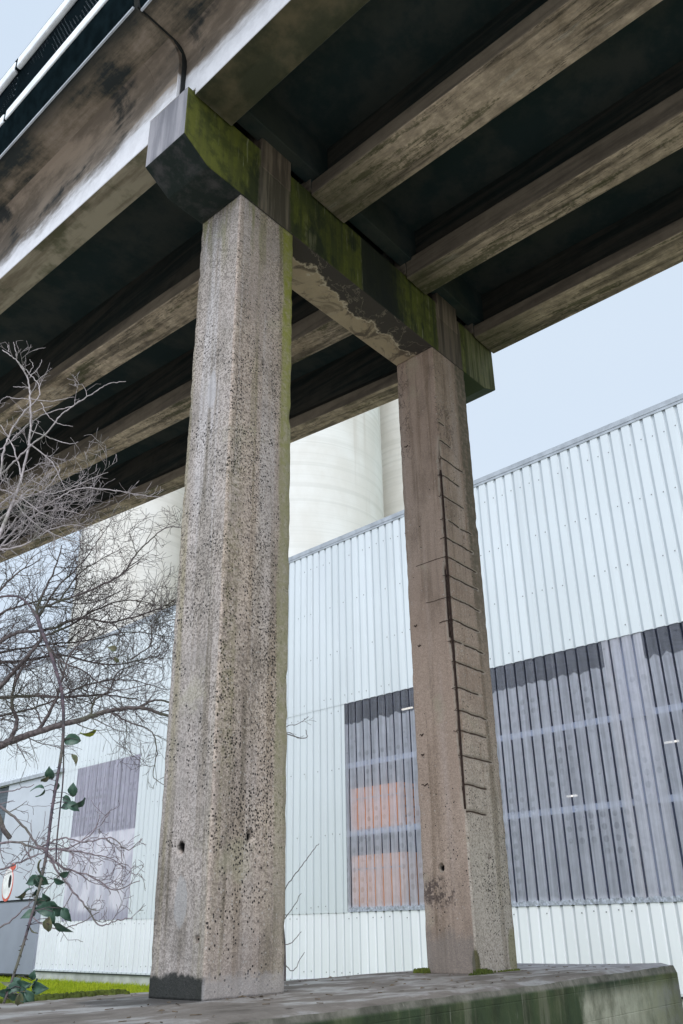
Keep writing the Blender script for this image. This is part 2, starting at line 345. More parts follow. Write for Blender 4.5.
def edge_mat():
    N = NT('edge_beam_concrete', .85, .3); P = N.lc('span'); a, c_, z = N.xyz(P)
    nx, ny, nz = N.xyz(N.geo().outputs['True Normal'])
    zz = N.m('SUBTRACT', z, N.m('MULTIPLY', a, AU))
    base = N.m('ADD', N.m('MULTIPLY', N.m('GREATER_THAN', c_, .19), HL-HR), HR)
    sl = N.m('ADD', N.m('MULTIPLY', N.m('GREATER_THAN', c_, .19), AWL-AWR), AWR)
    h = N.m('SUBTRACT', N.m('SUBTRACT', zz, base), N.m('MULTIPLY', c_, sl))
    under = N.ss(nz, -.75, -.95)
    lg = N.noise(N.sc(P, (5, .4, 5)), 1., 6, .65); n1 = N.noise(P, 1.1, 6, .62); n2 = N.noise(P, 6, 6, .7); n3 = N.noise(P, 24, 5, .7)
    rag = N.noise(N.sc(P, (3, .8, 3)), 1., 7, .7); hh = N.m('ADD', h, N.m('ADD', N.m('MULTIPLY', N.m('SUBTRACT', n1, .5), .35), N.m('MULTIPLY', N.m('SUBTRACT', rag, .5), .7)))
    c = N.mix(N.ss(hh, .24, .50), N.mix(N.ss(n2, .3, .7), (.74, .72, .74), (.86, .84, .86)), N.mix(N.ss(rag, .38, .60), (.32, .255, .20), (.16, .128, .10)))
    c = N.mix(N.mul(N.ss(N.m('ADD', n1, N.m('MULTIPLY', lg, .6)), .80, .95), N.ss(h, .25, .6)), c, (.030, .033, .033))
    c = N.mix(N.mul(N.ss(h, .03, .0), .5), c, (.16, .14, .11))
    soff = (.30, .26, .19)
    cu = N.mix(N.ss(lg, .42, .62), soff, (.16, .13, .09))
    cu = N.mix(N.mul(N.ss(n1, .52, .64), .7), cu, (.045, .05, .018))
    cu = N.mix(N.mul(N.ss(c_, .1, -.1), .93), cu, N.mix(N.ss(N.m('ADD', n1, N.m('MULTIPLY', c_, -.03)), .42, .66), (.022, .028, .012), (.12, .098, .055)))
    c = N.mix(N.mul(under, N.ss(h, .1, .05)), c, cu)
    N.color(c); N.bump(N.m('ADD', n3, lg), .4, .008)
    return N.mat

def slab_mat():
    N = NT('slab_concrete', .9, .2); P = N.lc('span'); a, c_, z = N.xyz(P)
    lg = N.noise(N.sc(P, (5, .5, 5)), 1., 8, .72); n1 = N.noise(P, 1.1, 8, .68); n2 = N.noise(P, 5, 6, .7)
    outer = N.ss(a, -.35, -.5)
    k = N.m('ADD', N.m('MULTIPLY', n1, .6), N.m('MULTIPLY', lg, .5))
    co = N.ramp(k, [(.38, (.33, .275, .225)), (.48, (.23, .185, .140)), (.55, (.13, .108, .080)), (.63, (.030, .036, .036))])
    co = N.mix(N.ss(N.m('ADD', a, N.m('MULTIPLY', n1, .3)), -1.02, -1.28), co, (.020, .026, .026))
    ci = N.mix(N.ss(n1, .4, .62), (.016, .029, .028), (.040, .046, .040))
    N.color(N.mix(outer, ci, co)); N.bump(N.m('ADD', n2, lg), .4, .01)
    return N.mat

def plinth_mat():
    N = NT('plinth_concrete', .8, .35); P = N.lc('pier'); a, b, z = N.xyz(P)
    nz = N.xyz(N.geo().outputs['True Normal'])[2]; top = N.ss(nz, .5, .8)
    n1 = N.noise(P, .9, 6, .62); n2 = N.noise(P, 4.5, 7, .68); n3 = N.noise(P, 25, 5, .7)
    st = N.noise(N.sc(P, (7, 7, .45)), 1., 5, .65)
    pool = N.noise(N.sc(P, (1.1, 2.6, 1)), 1.1, 8, .60, .2)
    ct = N.ramp(N.m('ADD', N.m('MULTIPLY', pool, .8), N.m('MULTIPLY', n2, .25)), [(.36, (.085, .072, .060)), (.46, (.150, .130, .112)), (.54, (.185, .162, .143)), (.60, (.31, .295, .285)), (.65, (.17, .15, .13)), (.72, (.22, .20, .18))])
    wet = N.mul(N.ell(a, b, -.15, .35, .55, .42, n1)); ct = N.mix(N.mul(wet, .8), ct, (.045, .043, .042))
    ct = N.mix(N.mul(N.ss(n3, .55, .7), .35), ct, (.05, .05, .045))
    ct = N.mix(N.ss(a, 4.2, 5.2, 0., .6), ct, (.36, .35, .37))
    lf = N.ramp(N.m('ADD', N.m('MULTIPLY', n1, .7), N.m('MULTIPLY', st, .35)), [(.38, (.020, .040, .020)), (.55, (.045, .065, .026)), (.66, (.105, .115, .06))])
    cs = N.mix(N.mul(N.ss(st, .55, .66), .5), lf, (.14, .14, .10))
    e = N.m('ADD', a, N.m('MULTIPLY', N.m('SUBTRACT', n1, .5), 1.4))
    zt = N.m('ADD', z, N.m('MULTIPLY', n2, .12))
    pale = N.mix(N.ss(n2, .35, .65), (.30, .30, .225), (.41, .40, .31))
    pale = N.mix(N.ss(a, 5.0, 6.0), pale, (.17, .165, .16))
    cs = N.mix(N.mul(N.ss(e, 3.35, 3.55), N.ss(zt, .0, -.16)), cs, pale)
    cs = N.mix(N.mul(N.ss(a, 4.4, 5.6), N.ss(n2, .35, .6), .55), cs, (.16, .165, .07))
    arr = N.mul(N.ss(z, -.075, -.05), .9); cs = N.mix(arr, cs, N.mix(N.ss(n2, .35, .65), (.11, .105, .085), (.23, .21, .18)))
    N.color(N.mix(top, cs, ct))
    N.put(N.b.inputs['Roughness'], N.m('SUBTRACT', .82, N.mul(top, N.ss(pool, .42, .6), .42)))
    cs2 = N.noise(N.sc(P, (3, 3, 1.6)), 1., 9, .72); cs = N.mix(N.ss(cs2, .42, .64, 0., .75), cs, (.30, .31, .26), 'MULTIPLY'); cs = N.mix(N.mul(N.ss(N.noise(N.sc(P, (15, 15, 1.5)), 1., 4, .6), .62, .70), .5), cs, (.26, .26, .21)); N.color(N.mix(top, cs, ct)); bj = N.ss(N.m('ABSOLUTE', N.m('SUBTRACT', N.m('FRACT', N.m('DIVIDE', z, .23)), .5)), .03, .0)
    N.bump(N.m('SUBTRACT', N.m('ADD', n3, n2), N.mul(bj, .8)), .5, .01)
    return N.mat

def cladding_mat(name, col, dirt=.10):
    N = NT(name, .45, .4); P = N.lc('wall'); t, n, z = N.xyz(P)
    n1 = N.noise(P, .35, 4); st = N.noise(N.sc(P, (5, 5, .12)), 1., 4, .6); sheet = N.m('FRACT', N.m('DIVIDE', t, 1.044))
    r = N.xyz(N.node_white(N.m('FLOOR', N.m('DIVIDE', t, 1.044)))) if False else None
    c = N.mix(N.ss(n1, .3, .7), tuple(k*.955 for k in col), col)
    c = N.mix(N.mul(N.ss(st, .52, .7), dirt*2.2), c, (.54, .56, .575))
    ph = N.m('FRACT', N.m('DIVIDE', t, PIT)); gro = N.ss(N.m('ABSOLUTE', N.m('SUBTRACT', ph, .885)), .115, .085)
    c = N.mix(N.mul(gro, .9), c, (.66, .68, .70), 'MULTIPLY')          # groove shade multiplied into the sheet colour
    wn = N.node('ShaderNodeTexWhiteNoise', noise_dimensions='1D'); N.put(wn.inputs['W'], N.m('FLOOR', N.m('DIVIDE', t, 1.044)))
    c = N.mix(.8, c, N.mix(wn.outputs['Value'], (.93, .935, .935), (1.03, 1.03, 1.03)), 'MULTIPLY')
    rr = N.noise(N.sc(P, (14, 1, .55)), 1., 4, .6); c = N.mix(N.ss(rr, .66, .76, 0., .35), c, (.42, .39, .34))
    lap = N.ss(N.m('ABSOLUTE', N.m('SUBTRACT', sheet, .5)), .492, .5); c = N.mix(N.mul(lap, .35), c, (.35, .37, .38))
    N.color(c); return N.mat

def window_mat(name, milk, dark_top=True, pale=False):
    # corrugated translucent plastic: a dusty film over a clear sheet
    N = NT(name, .28, .5); P = N.lc('wall'); t, n, z = N.xyz(P)
    st = N.noise(N.sc(P, (9, 9, .22)), 1., 5, .6); n2 = N.noise(P, 3.0, 5, .6); n1 = N.noise(P, .5, 4)
    spots = N.vor(N.sc(P, (1.0, 1.0, 1.4)), 3.1, 'Distance')
    film = N.ss(st, .3, .72, .56, .84)
    if dark_top:
        zt = N.m('ADD', z, N.m('MULTIPLY', N.m('SUBTRACT', N.noise(N.sc(P, (2.87, 0, .0)), 1., 1, .5), .5), .42))
        film = N.mul(film, N.ss(zt, 6.30, 6.36, 1., .36))
    film = N.m('SUBTRACT', film, N.mul(N.ss(spots, .17, .13), N.ss(n1, .47, .6), .12))
    film = N.m('MAXIMUM', N.m('ADD', film, N.mul(N.ss(N.m('ADD', z, N.m('MULTIPLY', n2, .25)), .80, .66), .3)), .05)
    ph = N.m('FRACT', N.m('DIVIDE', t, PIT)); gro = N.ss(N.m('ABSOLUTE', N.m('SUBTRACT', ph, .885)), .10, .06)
    film = N.mul(film, N.ss(gro, 0, 1, 1., .16)); lip = N.ss(N.m('ABSOLUTE', N.m('SUBTRACT', ph, .75)), .035, .01); film = N.m('ADD', film, N.mul(lip, .30), clamp=True)  # film cut in grooves, raised on lips: painted shade and highlight
    dx = N.m('DIVIDE', N.m('SUBTRACT', ph, .40), .24); dzz = N.m('DIVIDE', N.m('SUBTRACT', N.m('FRACT', N.m('DIVIDE', z, .30)), .5), .30)
    dot = N.mul(N.ss(N.m('ADD', N.m('ADD', N.mul(dx, dx), N.mul(dzz, dzz)), N.m('MULTIPLY', N.m('SUBTRACT', n2, .5), 1.6)), 1.1, .5), N.ss(N.noise(P, .55, 4), .46, .60)); film = N.m('SUBTRACT', film, N.mul(dot, N.ss(z, 6.1, 5.8), .15))
    if pale: film = N.m('ADD', film, .16, clamp=True)
    c = N.mix(N.ss(n2, .35, .65), tuple(k*.86 for k in milk), milk); c = N.mix(N.mul(gro, .85), c, (.30, .30, .36), 'MULTIPLY')  # groove shade also painted into the sheet colour
    N.color(c)
    tr = N.node('ShaderNodeBsdfTransparent'); tr.inputs[0].default_value = (.88, .90, .97, 1)
    mx = N.node('ShaderNodeMixShader'); N.put(mx.inputs[0], film)
    tl = N.node('ShaderNodeBsdfTranslucent'); N.put(tl.inputs[0], tuple(min(1, k*1.3) for k in milk)); m2 = N.node('ShaderNodeMixShader'); m2.inputs[0].default_value = .28
    N.t.links.new(N.b.outputs[0], m2.inputs[1]); N.t.links.new(tl.outputs[0], m2.inputs[2])
    N.t.links.new(tr.outputs[0], mx.inputs[1]); N.t.links.new(m2.outputs[0], mx.inputs[2]); N.t.links.new(mx.outputs[0], N.out.inputs[0])
    return N.mat

def silo_mat():
    N = NT('silo_concrete', .9, .2); p = N.lc('world'); x, y, z = N.xyz(p)
    ring = N.noise(N.comb(N.m('MULTIPLY', x, .02), N.m('MULTIPLY', y, .02), N.m('MULTIPLY', z, 2.4)), 1., 5, .7)
    n1 = N.noise(N.sc(p, (.35, .35, .25)), 1., 6, .6); st = N.noise(N.sc(p, (1.1, 1.1, .05)), 1., 5, .6)
    c = N.mix(N.ss(n1, .35, .65), (.685, .645, .585), (.75, .72, .67))
    c = N.mix(N.mul(N.ss(ring, .46, .66), .38), c, (.54, .515, .46))
    c = N.mix(N.mul(N.ss(st, .55, .70), .35), c, (.50, .44, .37))
    N.color(c); N.bump(ring, .3, .05); return N.mat

def grass_mat(name, c1, c2):
    N = NT(name, .8, .2); p = N.lc('world'); n = N.noise(p, 1.3, 5); n2 = N.noise(p, 22, 3)
    c = N.mix(N.ss(n, .35, .65), c1, c2); c = N.mix(N.mul(N.ss(n2, .4, .7), .6), c, tuple(k*.6 for k in c1)); N.color(c); return N.mat

def ground_mat():
    N = NT('ground_soil', .95, .15); p = N.lc('world'); x, y, z = N.xyz(p)
    n = N.noise(p, .35, 6); n2 = N.noise(p, 9, 5, .7); g = N.vor(p, 38, 'Color')
    grass = N.mix(N.ss(n, .35, .65), (.115, .150, .012), (.18, .205, .02)); grass = N.mix(N.mul(N.ss(n2, .4, .7), .5), grass, (.07, .09, .012))
    bounce_grav = N.mix(N.xyz(g)[0], (.40, .37, .33), (.62, .59, .54)); bounce_grav = N.mix(N.ss(n, .45, .6), bounce_grav, (.52, .48, .43))  # unseen near ground made pale to bounce light up under the deck
    d = N.vm('DOT_PRODUCT', p, tuple(WN))
    f = N.ss(N.m('ADD', d, N.m('MULTIPLY', n, 3.)), 10.2, 11.2)
    N.color(N.mix(f, bounce_grav, grass)); N.bump(n2, .5, .03); return N.mat

def carton_mat(name, col, dots):
    N = NT(name, .8, .2); P = N.lc('wall'); t, n, z = N.xyz(P); n1 = N.noise(P, 2., 5)
    c = N.mix(N.ss(n1, .35, .65), tuple(k*.9 for k in col), col)
    if dots:
        fx = N.m('SUBTRACT', N.m('FRACT', N.m('DIVIDE', t, .348)), .5); fz = N.m('SUBTRACT', N.m('FRACT', N.m('DIVIDE', z, .30)), .5)
        d = N.m('SQRT', N.m('ADD', N.mul(fx, fx), N.mul(fz, fz))); c = N.mix(N.mul(N.ss(d, .17, .12), .7), c, (.20, .14, .14))
    N.color(c); return N.mat

def bark_mat(name, c1, c2):
    N = NT(name, .85, .3); p = N.lc('world'); n = N.noise(p, 30, 4); n2 = N.noise(p, 3, 3)
    c = N.mix(N.ss(n, .35, .65), c1, c2); c = N.mix(N.mul(N.ss(n2, .5, .7), .5), c, (.10, .12, .06)); N.color(c); N.bump(n, .4, .004); return N.mat

def leaf_mat(name, c1, c2):
    N = NT(name, .42, .5); p = N.lc('world'); n = N.noise(p, 35, 4)
    N.color(N.mix(N.ss(n, .35, .65), c1, c2)); return N.mat

M = dict(
    col1=column_mat('weathered_column_concrete', 1), col2=column_mat('spalled_column_concrete', 2), head=crosshead_mat(),
    flank=flank_mat('beam_flank_concrete', (.20, .165, .125), (.115, .095, .075)), web=flank_mat('beam_web_concrete', (.050, .046, .038), (.014, .021, .020)),
    beam=beam_mat('beam_concrete', (.37, .295, .225), True), edge=edge_mat(), slab=slab_mat(), plinth=plinth_mat(),
    rebar=simple('rusty_steel', (.038, .022, .017), .9, 0, .4, 40), dark=simple('black_steel', (.006, .011, .013), .9, 0, .3, 6, 0.),  # parapet steel is an even near-black
    galv=simple('galvanised_steel', (.86, .88, .90), .5, .0, .12, 5), white_steel=simple('painted_rack_steel', (.46, .49, .56), .6, 0, .1, 2),
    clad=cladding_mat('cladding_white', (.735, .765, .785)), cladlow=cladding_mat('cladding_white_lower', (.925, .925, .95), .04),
    trim=simple('trim_grey', (.42, .44, .47), .5, .2), trimdark=simple('trim_dark', (.05, .055, .06), .6),
    screw=simple('screw_steel', (.20, .20, .20), .5, .3), base=simple('base_concrete', (.52, .52, .48), .85, 0, .2, 1.5),
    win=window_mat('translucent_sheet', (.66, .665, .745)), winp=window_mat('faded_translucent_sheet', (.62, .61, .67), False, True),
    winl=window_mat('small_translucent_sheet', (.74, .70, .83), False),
    inside=simple('interior_dark', (.16, .18, .25), .9), floor_in=simple('interior_floor', (.34, .34, .36), .8),
    roof=simple('roof_sheet', (.40, .42, .44), .6), door=simple('door_panel', (.55, .57, .62), .6, 0, .06, .6), dado=simple('door_dado', (.29, .305, .36), .6, 0, .06, .8),
    shutter=simple('shutter_slats', (.10, .12, .14), .5), orange=carton_mat('orange_card', (.95, .40, .17), True), orange2=carton_mat('orange_card_pale', (.95, .47, .25), False),
    silo=silo_mat(), ground=ground_mat(), grass=grass_mat('grass_blades', (.28, .37, .015), (.46, .50, .03)), moss=grass_mat('moss_dark', (.045, .060, .010), (.10, .12, .02)),
    bark=bark_mat('bark_dark', (.085, .068, .068), (.17, .14, .135)), bark_pale=bark_mat('bark_pale', (.34, .30, .30), (.52, .465, .465)), cane=bark_mat('bramble_cane', (.050, .042, .052), (.12, .085, .095)),
    leaf=leaf_mat('bramble_leaf', (.022, .062, .040), (.055, .110, .070)), leafy=leaf_mat('leaf_yellow_green', (.16, .22, .012), (.30, .33, .02)), leafb=leaf_mat('leaf_faded', (.18, .16, .09), (.10, .12, .06)),
    sealant=simple('joint_filler', (.02, .022, .022), .8),
    sw=simple('sign_white', (.82, .80, .78), .6), sr=simple('sign_red', (.62, .12, .08), .6), sb=simple('sign_black', (.015, .015, .02), .6),
)
def lampmat():
    N = NT('lamp_tube'); N.color((.9, .9, .85)); N.b.inputs['Emission Color'].default_value = (1, .93, .78, 1); N.b.inputs['Emission Strength'].default_value = 1.1; return N.mat
M['lamp'] = lampmat()
def perforated():
    N = NT('perforated_sheet', .9, .0); P = N.lc('span'); a, c_, z = N.xyz(P)
    N.color((.006, .010, .012))
    zz = N.m('SUBTRACT', z, N.m('MULTIPLY', c_, AWL))
    k = N.m('DIVIDE', zz, .052); row = N.m('FLOOR', k); off = N.m('MULTIPLY', N.m('MODULO', row, 2.), .5)
    fx = N.m('SUBTRACT', N.m('FRACT', N.m('ADD', N.m('DIVIDE', c_, .06), off)), .5); fz = N.m('SUBTRACT', N.m('FRACT', k), .5)
    d = N.m('SQRT', N.m('ADD', N.mul(fx, fx), N.mul(fz, fz)))
    hole = N.mul(N.m('LESS_THAN', d, .27), N.m('GREATER_THAN', N.noise(P, 1.6, 3), .47))
    tr = N.node('ShaderNodeBsdfTransparent'); mx = N.node('ShaderNodeMixShader'); N.put(mx.inputs[0], hole)
    N.t.links.new(N.b.outputs[0], mx.inputs[1]); N.t.links.new(tr.outputs[0], mx.inputs[2]); N.t.links.new(mx.outputs[0], N.out.inputs[0])
    return N.mat
M['perf'] = perforated()

# ------------------------------------------------------------------ ground
def smooth(x, a, b):
    t = max(0, min(1, (x-a)/(b-a))); return t*t*(3-2*t)
def gz(x, y):
    n = x*WN.x + y*WN.y
    return -0.35*smooth(n, 10, 20) + .03*mn.noise(Vector((x*.3, y*.3, 0)))
mb = MB(); xs = [-400, -200, -100, -60] + [-45+i*1.5 for i in range(61)] + [60, 100, 200, 400]
idx = {}
for j, y in enumerate(xs):
    for i, x in enumerate(xs): idx[i, j] = mb.add([(x, y, gz(x, y))])
for j in range(len(xs)-1):
    for i in range(len(xs)-1): mb.face([idx[i,j], idx[i+1,j], idx[i+1,j+1], idx[i,j+1]])
tag(mb.build('ground', M['ground'], smooth=True), kind='structure')

# grass blades in front of the warehouse
mb = MB(); rg = random.Random(3)
def blade(x, y, h, w):
    z = gz(x, y); an = rg.uniform(0, 6.28); lx, ly = math.cos(an)*w, math.sin(an)*w; bx, by = rg.uniform(-.5, .5)*h, rg.uniform(-.5, .5)*h
    i = len(mb.v); mb.v += [Vector((x-lx, y-ly, z-.01)), Vector((x+lx, y+ly, z-.01)), Vector((x+bx, y+by, z+h))]; mb.face([i, i+1, i+2])
for k in range(30000):
    t = rg.uniform(24, 48); n = -abs(rg.gauss(0, 1))*4.0 - .1
    p = wall(t, n, 0); blade(p.x, p.y, rg.uniform(.06, .17)*(1.7 if rg.random() < .03 else 1), .013)
for k in range(9000):
    t = rg.uniform(6, 14); n = -rg.uniform(.05, 7)
    p = wall(t, n, 0); blade(p.x, p.y, rg.uniform(.08, .2), .012)
tag(mb.build('grass', M['grass']), 'bright yellow green grass growing along the foot of the white warehouse wall', 'grass', kind='stuff')

# ------------------------------------------------------------------ plinth under the pier
mb = MB(pier)
A0, A1, B0, B1 = -3.2, 5.92, -1.04, 1.17
def ptop(a, b): return 0.028*max(0, (a-2.5)/3.8)*max(0, -b) - .02*max(0, -a)*0 + .006*mn.noise(Vector((a*1.4, b*1.4, 2)))
na, nb = 96, 24
g = {}
for i in range(na+1):
    for j in range(nb+1):
        a = A0+(A1-A0)*i/na; b = B0+(B1-B0)*j/nb
        e = .008*mn.noise(Vector((a*5, b*5, 9)))
        aa = a + (e if i in (0, na) else 0); bb = b + (e if j in (0, nb) else 0)
        drop = -.022*(j in (0, nb) or i in (0, na)) - (.012*abs(mn.noise(Vector((a*9, b*9, 4)))) if j == 0 else 0)
        g[i, j] = mb.add([(aa, bb, ptop(a, b)+drop)])
for i in range(na):
    for j in range(nb): mb.face([g[i,j], g[i+1,j], g[i+1,j+1], g[i,j+1]])
ring = [(i, 0) for i in range(na)] + [(na, j) for j in range(nb)] + [(i, nb) for i in range(na, 0, -1)] + [(0, j) for j in range(nb, 0, -1)]
prev = [g[q] for q in ring]
for zz, k in ((-.075, -.022), (-.6, -.024), (-1.5, -.03)):
    cur = []
    for q in ring:
        a = A0+(A1-A0)*q[0]/na; b = B0+(B1-B0)*q[1]/nb
        a += k*(-1 if q[0] == 0 else 1 if q[0] == na else 0)*-1; b += k*(-1 if q[1] == 0 else 1 if q[1] == nb else 0)*-1
        e = .006*mn.noise(Vector((a*4, b*4, zz*6)))
        cur.append(mb.add([(a+e, b+e, zz)]))
    for x in range(len(ring)): mb.face([prev[x], prev[(x+1)%len(ring)], cur[(x+1)%len(ring)], cur[x]])
    prev = cur
pl = mb.build('plinth', M['plinth'], origin=pier(1.5, 0, -1.2))
tag(pl, 'long low concrete plinth with green algae on its side, carrying both columns', 'plinth')

# moss and litter on the plinth
mb = MB(); rg = random.Random(11)
def tuft(a, b, r, h):
    p = pier(a, b, ptop(a, b)); k = 7; i = len(mb.v)
    mb.v.append(p+Vector((0, 0, h)))
    for q in range(k):
        an = 6.283*q/k; rr = r*rg.uniform(.7, 1.3); mb.v.append(p+Vector((math.cos(an)*rr, math.sin(an)*rr, -.004)))
        mb.v.append(p+Vector((math.cos(an)*rr*.6, math.sin(an)*rr*.6, h*rg.uniform(.6, 1.0))))
    for q in range(k):
        o1, o2 = i+1+2*q, i+1+2*((q+1)%k)
        mb.face([o1, o2, o2+1, o1+1]); mb.face([o1+1, o2+1, i])
for k in range(420):
    a = rg.uniform(-1.3, .16); b = 1.17 - abs(rg.gauss(0, .045)); tuft(a, b-.02, rg.uniform(.015, .035), rg.uniform(.01, .035))
for k in range(150):
    a = S2 + rg.gauss(0, .07); b = -.02 - abs(rg.gauss(0, .03)); tuft(a, b, rg.uniform(.008, .022), rg.uniform(.01, .05))
for k in range(0): tuft(rg.uniform(2.4, S2), 1.1+rg.uniform(-.06, .06), rg.uniform(.01, .03), rg.uniform(.01, .03))
for k in range(60): tuft(S2-.05+rg.gauss(0, .03), .62+rg.gauss(0, .04), rg.uniform(.012, .026), rg.uniform(.02, .05))
for k in range(50): tuft(S2+.1+rg.uniform(0, .7), -.015-abs(rg.gauss(0, .01)), rg.uniform(.006, .014), rg.uniform(.006, .02))
tag(mb.build('moss', M['moss'], smooth=True), 'dark green moss cushions along the back edge of the plinth', 'moss', kind='stuff')

mb = MB(); rg = random.Random(31)
for k in range(170):
    a, b = rg.uniform(-2.2, 5.6), rg.uniform(-.95, 1.1)
    if -.02 < a < .82 and -.02 < b < .62: continue
    if S2-.02 < a < S2+.82 and -.02 < b < .62: continue
    p = pier(a, b, ptop(a, b)+.002); an = rg.uniform(0, 6.28); L_ = rg.uniform(.008, .035); d = Vector((math.cos(an), math.sin(an), 0)); q = Vector((-d.y, d.x, 0))
    if rg.random() < .5: mb.tube([p+Vector((0, 0, .003)), p+d*L_*2+q*L_*.3+Vector((0, 0, .004))], .0025, 4)
    else:
        i = len(mb.v); w_ = L_*.45; h = rg.uniform(.003, .012)
        mb.v += [p-d*L_, p+q*w_+Vector((0, 0, h)), p+d*L_+Vector((0, 0, h*.4)), p-q*w_+Vector((0, 0, .002))]; mb.face([i, i+1, i+2, i+3])
tag(mb.build('leaf_litter', simple('litter_brown', (.13, .095, .06), .9, 0, .5, 30)), 'scattered dead leaf fragments and twig bits lying on the plinth top', 'leaf litter', kind='stuff')

# ------------------------------------------------------------------ pier
PR = empty('concrete_pier', pier(2.2, DV/2, 0)); tag(PR, 'weathered concrete pier of two tall square columns joined by a mossy crosshead beam', 'bridge pier')
DU = 0.8
ST = [6.058, 5.801, 5.563, 5.315, 5.033, 4.731, 4.488, 4.249, 4.021, 3.762, 3.491, 3.25, 3.013, 2.727, 2.48, 2.27, 2.013, 1.723, 1.459]
SX = [.16, .28, .55, .42, .48, .62, .62, .66, .66, .66, .60, .66, .64, .52, .60, .56, .64, .48, .42]
def wz(i, x): return ST[i] + .016*mn.noise(Vector((i*7., x*4, 3))) + .006*mn.noise(Vector((i*7., x*17, 8)))
def column(a0, holes, spall, mat, zend):
    # perimeter points, rounded arrises
    rad = .016; per = []
    def line(p, q, step):
        L = math.hypot(q[0]-p[0], q[1]-p[1]); n = max(1, int(L/step))
        for k in range(n): per.append((p[0]+(q[0]-p[0])*k/n, p[1]+(q[1]-p[1])*k/n))
    def arc(cx, cy, s):
        for k in range(3): an = s + k*math.pi/6; per.append((cx+rad*math.cos(an), cy+rad*math.sin(an)))
    f = .012 if spall else .017
    line((rad, 0), (DU-rad, 0), f); arc(DU-rad, rad, -math.pi/2)
    line((DU, rad), (DU, DV-rad), .06); arc(DU-rad, DV-rad, 0)
    line((DU-rad, DV), (rad, DV), .06); arc(rad, DV-rad, math.pi/2)
    line((0, DV-rad), (0, rad), f); arc(rad, rad, math.pi)
    nz = 620 if spall else 400; mb = MB(pier); n = len(per); rows = []; att = []
    for k in range(nz+1):
        s = k/nz; row = len(mb.v)
        for (a, b) in per:
            zt = Z1 + AU*(a0+a) + AV*b - .004; z = s*zt - .003
            q = Vector((a0+a, b, z)); d = 0
            na_, nb_ = ((0, -1) if b < .001 else (-1, 0) if a < .001 else (1, 0) if a > DU-.001 else (0, 1) if b > DV-.001 else ((a-.4)/.56, (b-.3)/.42))
            d -= .004*mn.noise(q*1.8) + .0025*mn.noise(q*9)
            edge = min(math.hypot(a, b), math.hypot(a-DU, b), math.hypot(a, b-DV))
            if edge < .05: d -= (.05-edge)/.05*(.010*max(0, mn.noise(q*7)+.15) + .035*max(0, mn.noise(q*4.5)-.32))
            A_ = 0.
            if spall:
                e = math.hypot(a, b); zz = smooth(z, 1.35, 1.75)*(1-smooth(z, 5.4, 6.0))
                w = .064 + .034*mn.noise(Vector((1, 2, z*3.0))) + .018*mn.noise(Vector((6, 2, z*11.0)))
                if e < w and zz > 0: d -= zz*(.044*(1-e/w)**.6 + .009*mn.noise(q*22)); A_ = max(A_, zz*(1-e/w)*1.1)
                if a < .001 and .02 < b < .10:
                    m2 = smooth(z, 3.2, 3.35)*(1-smooth(z, 4.1, 4.25))*math.exp(-((b-.052)/.022)**2); d -= .034*m2; A_ = max(A_, m2)
                if b < .001:
                    for i in range(len(ST)):
                        if abs(z-ST[i]) < .07 and a < SX[i]+.03:
                            dz = abs(z-wz(i, a)); act = .25+.75*smooth(mn.noise(Vector((i*3.1, a*7, 0))), -.75, -.35)*(1-smooth(a, SX[i]-.03, SX[i]+.03))
                            wd = .015+.011*mn.noise(Vector((a*14, i*5, 2)))
                            if dz < wd*2: g = act*math.exp(-(dz/wd)**2); d -= g*(.017+.006*mn.noise(q*40)); A_ = max(A_, g*.8)
                if a < .001 and .02 < b < .16:
                    m = smooth(mn.noise(Vector((5, 5, z*1.7))), .05, .3)*(1-smooth(b, .05, .15))*smooth(z, 2.9, 3.3)*(1-smooth(z, 4.3, 4.7)); d -= .014*m*(1+mn.noise(q*20))
            for (face, hx, hz, hr) in holes:
                x = a if face == 'r' else b
                if (face == 'r' and b < .001) or (face == 'l' and a < .001):
                    e = math.hypot(x-hx, (z-hz)*.8)
                    if e < hr: d -= .085*(1-(e/hr)**6)
            mb.v.append(pier(a0+a+na_*d, b+nb_*d, z)); att.append(max(0., A_))
        rows.append(row)
    for k in range(nz):
        for j in range(n): mb.face([rows[k]+j, rows[k]+(j+1)%n, rows[k+1]+(j+1)%n, rows[k+1]+j])
    mb.face([rows[-1]+j for j in range(n)]); mb.face([rows[0]+j for j in reversed(range(n))])
    o = mb.build('column', mat, PR, origin=pier(a0+.4, DV/2, 0), smooth=True)
    if spall: o.data.attributes.new('spall', 'FLOAT', 'POINT').data.foreach_set('value', att)
    return o
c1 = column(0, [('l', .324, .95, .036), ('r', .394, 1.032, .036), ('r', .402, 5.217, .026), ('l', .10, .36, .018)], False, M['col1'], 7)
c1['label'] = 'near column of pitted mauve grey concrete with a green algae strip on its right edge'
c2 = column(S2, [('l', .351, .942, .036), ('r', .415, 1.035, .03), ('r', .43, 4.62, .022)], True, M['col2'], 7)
c2['label'] = 'far brown column with bared rusty reinforcement along its front corner'
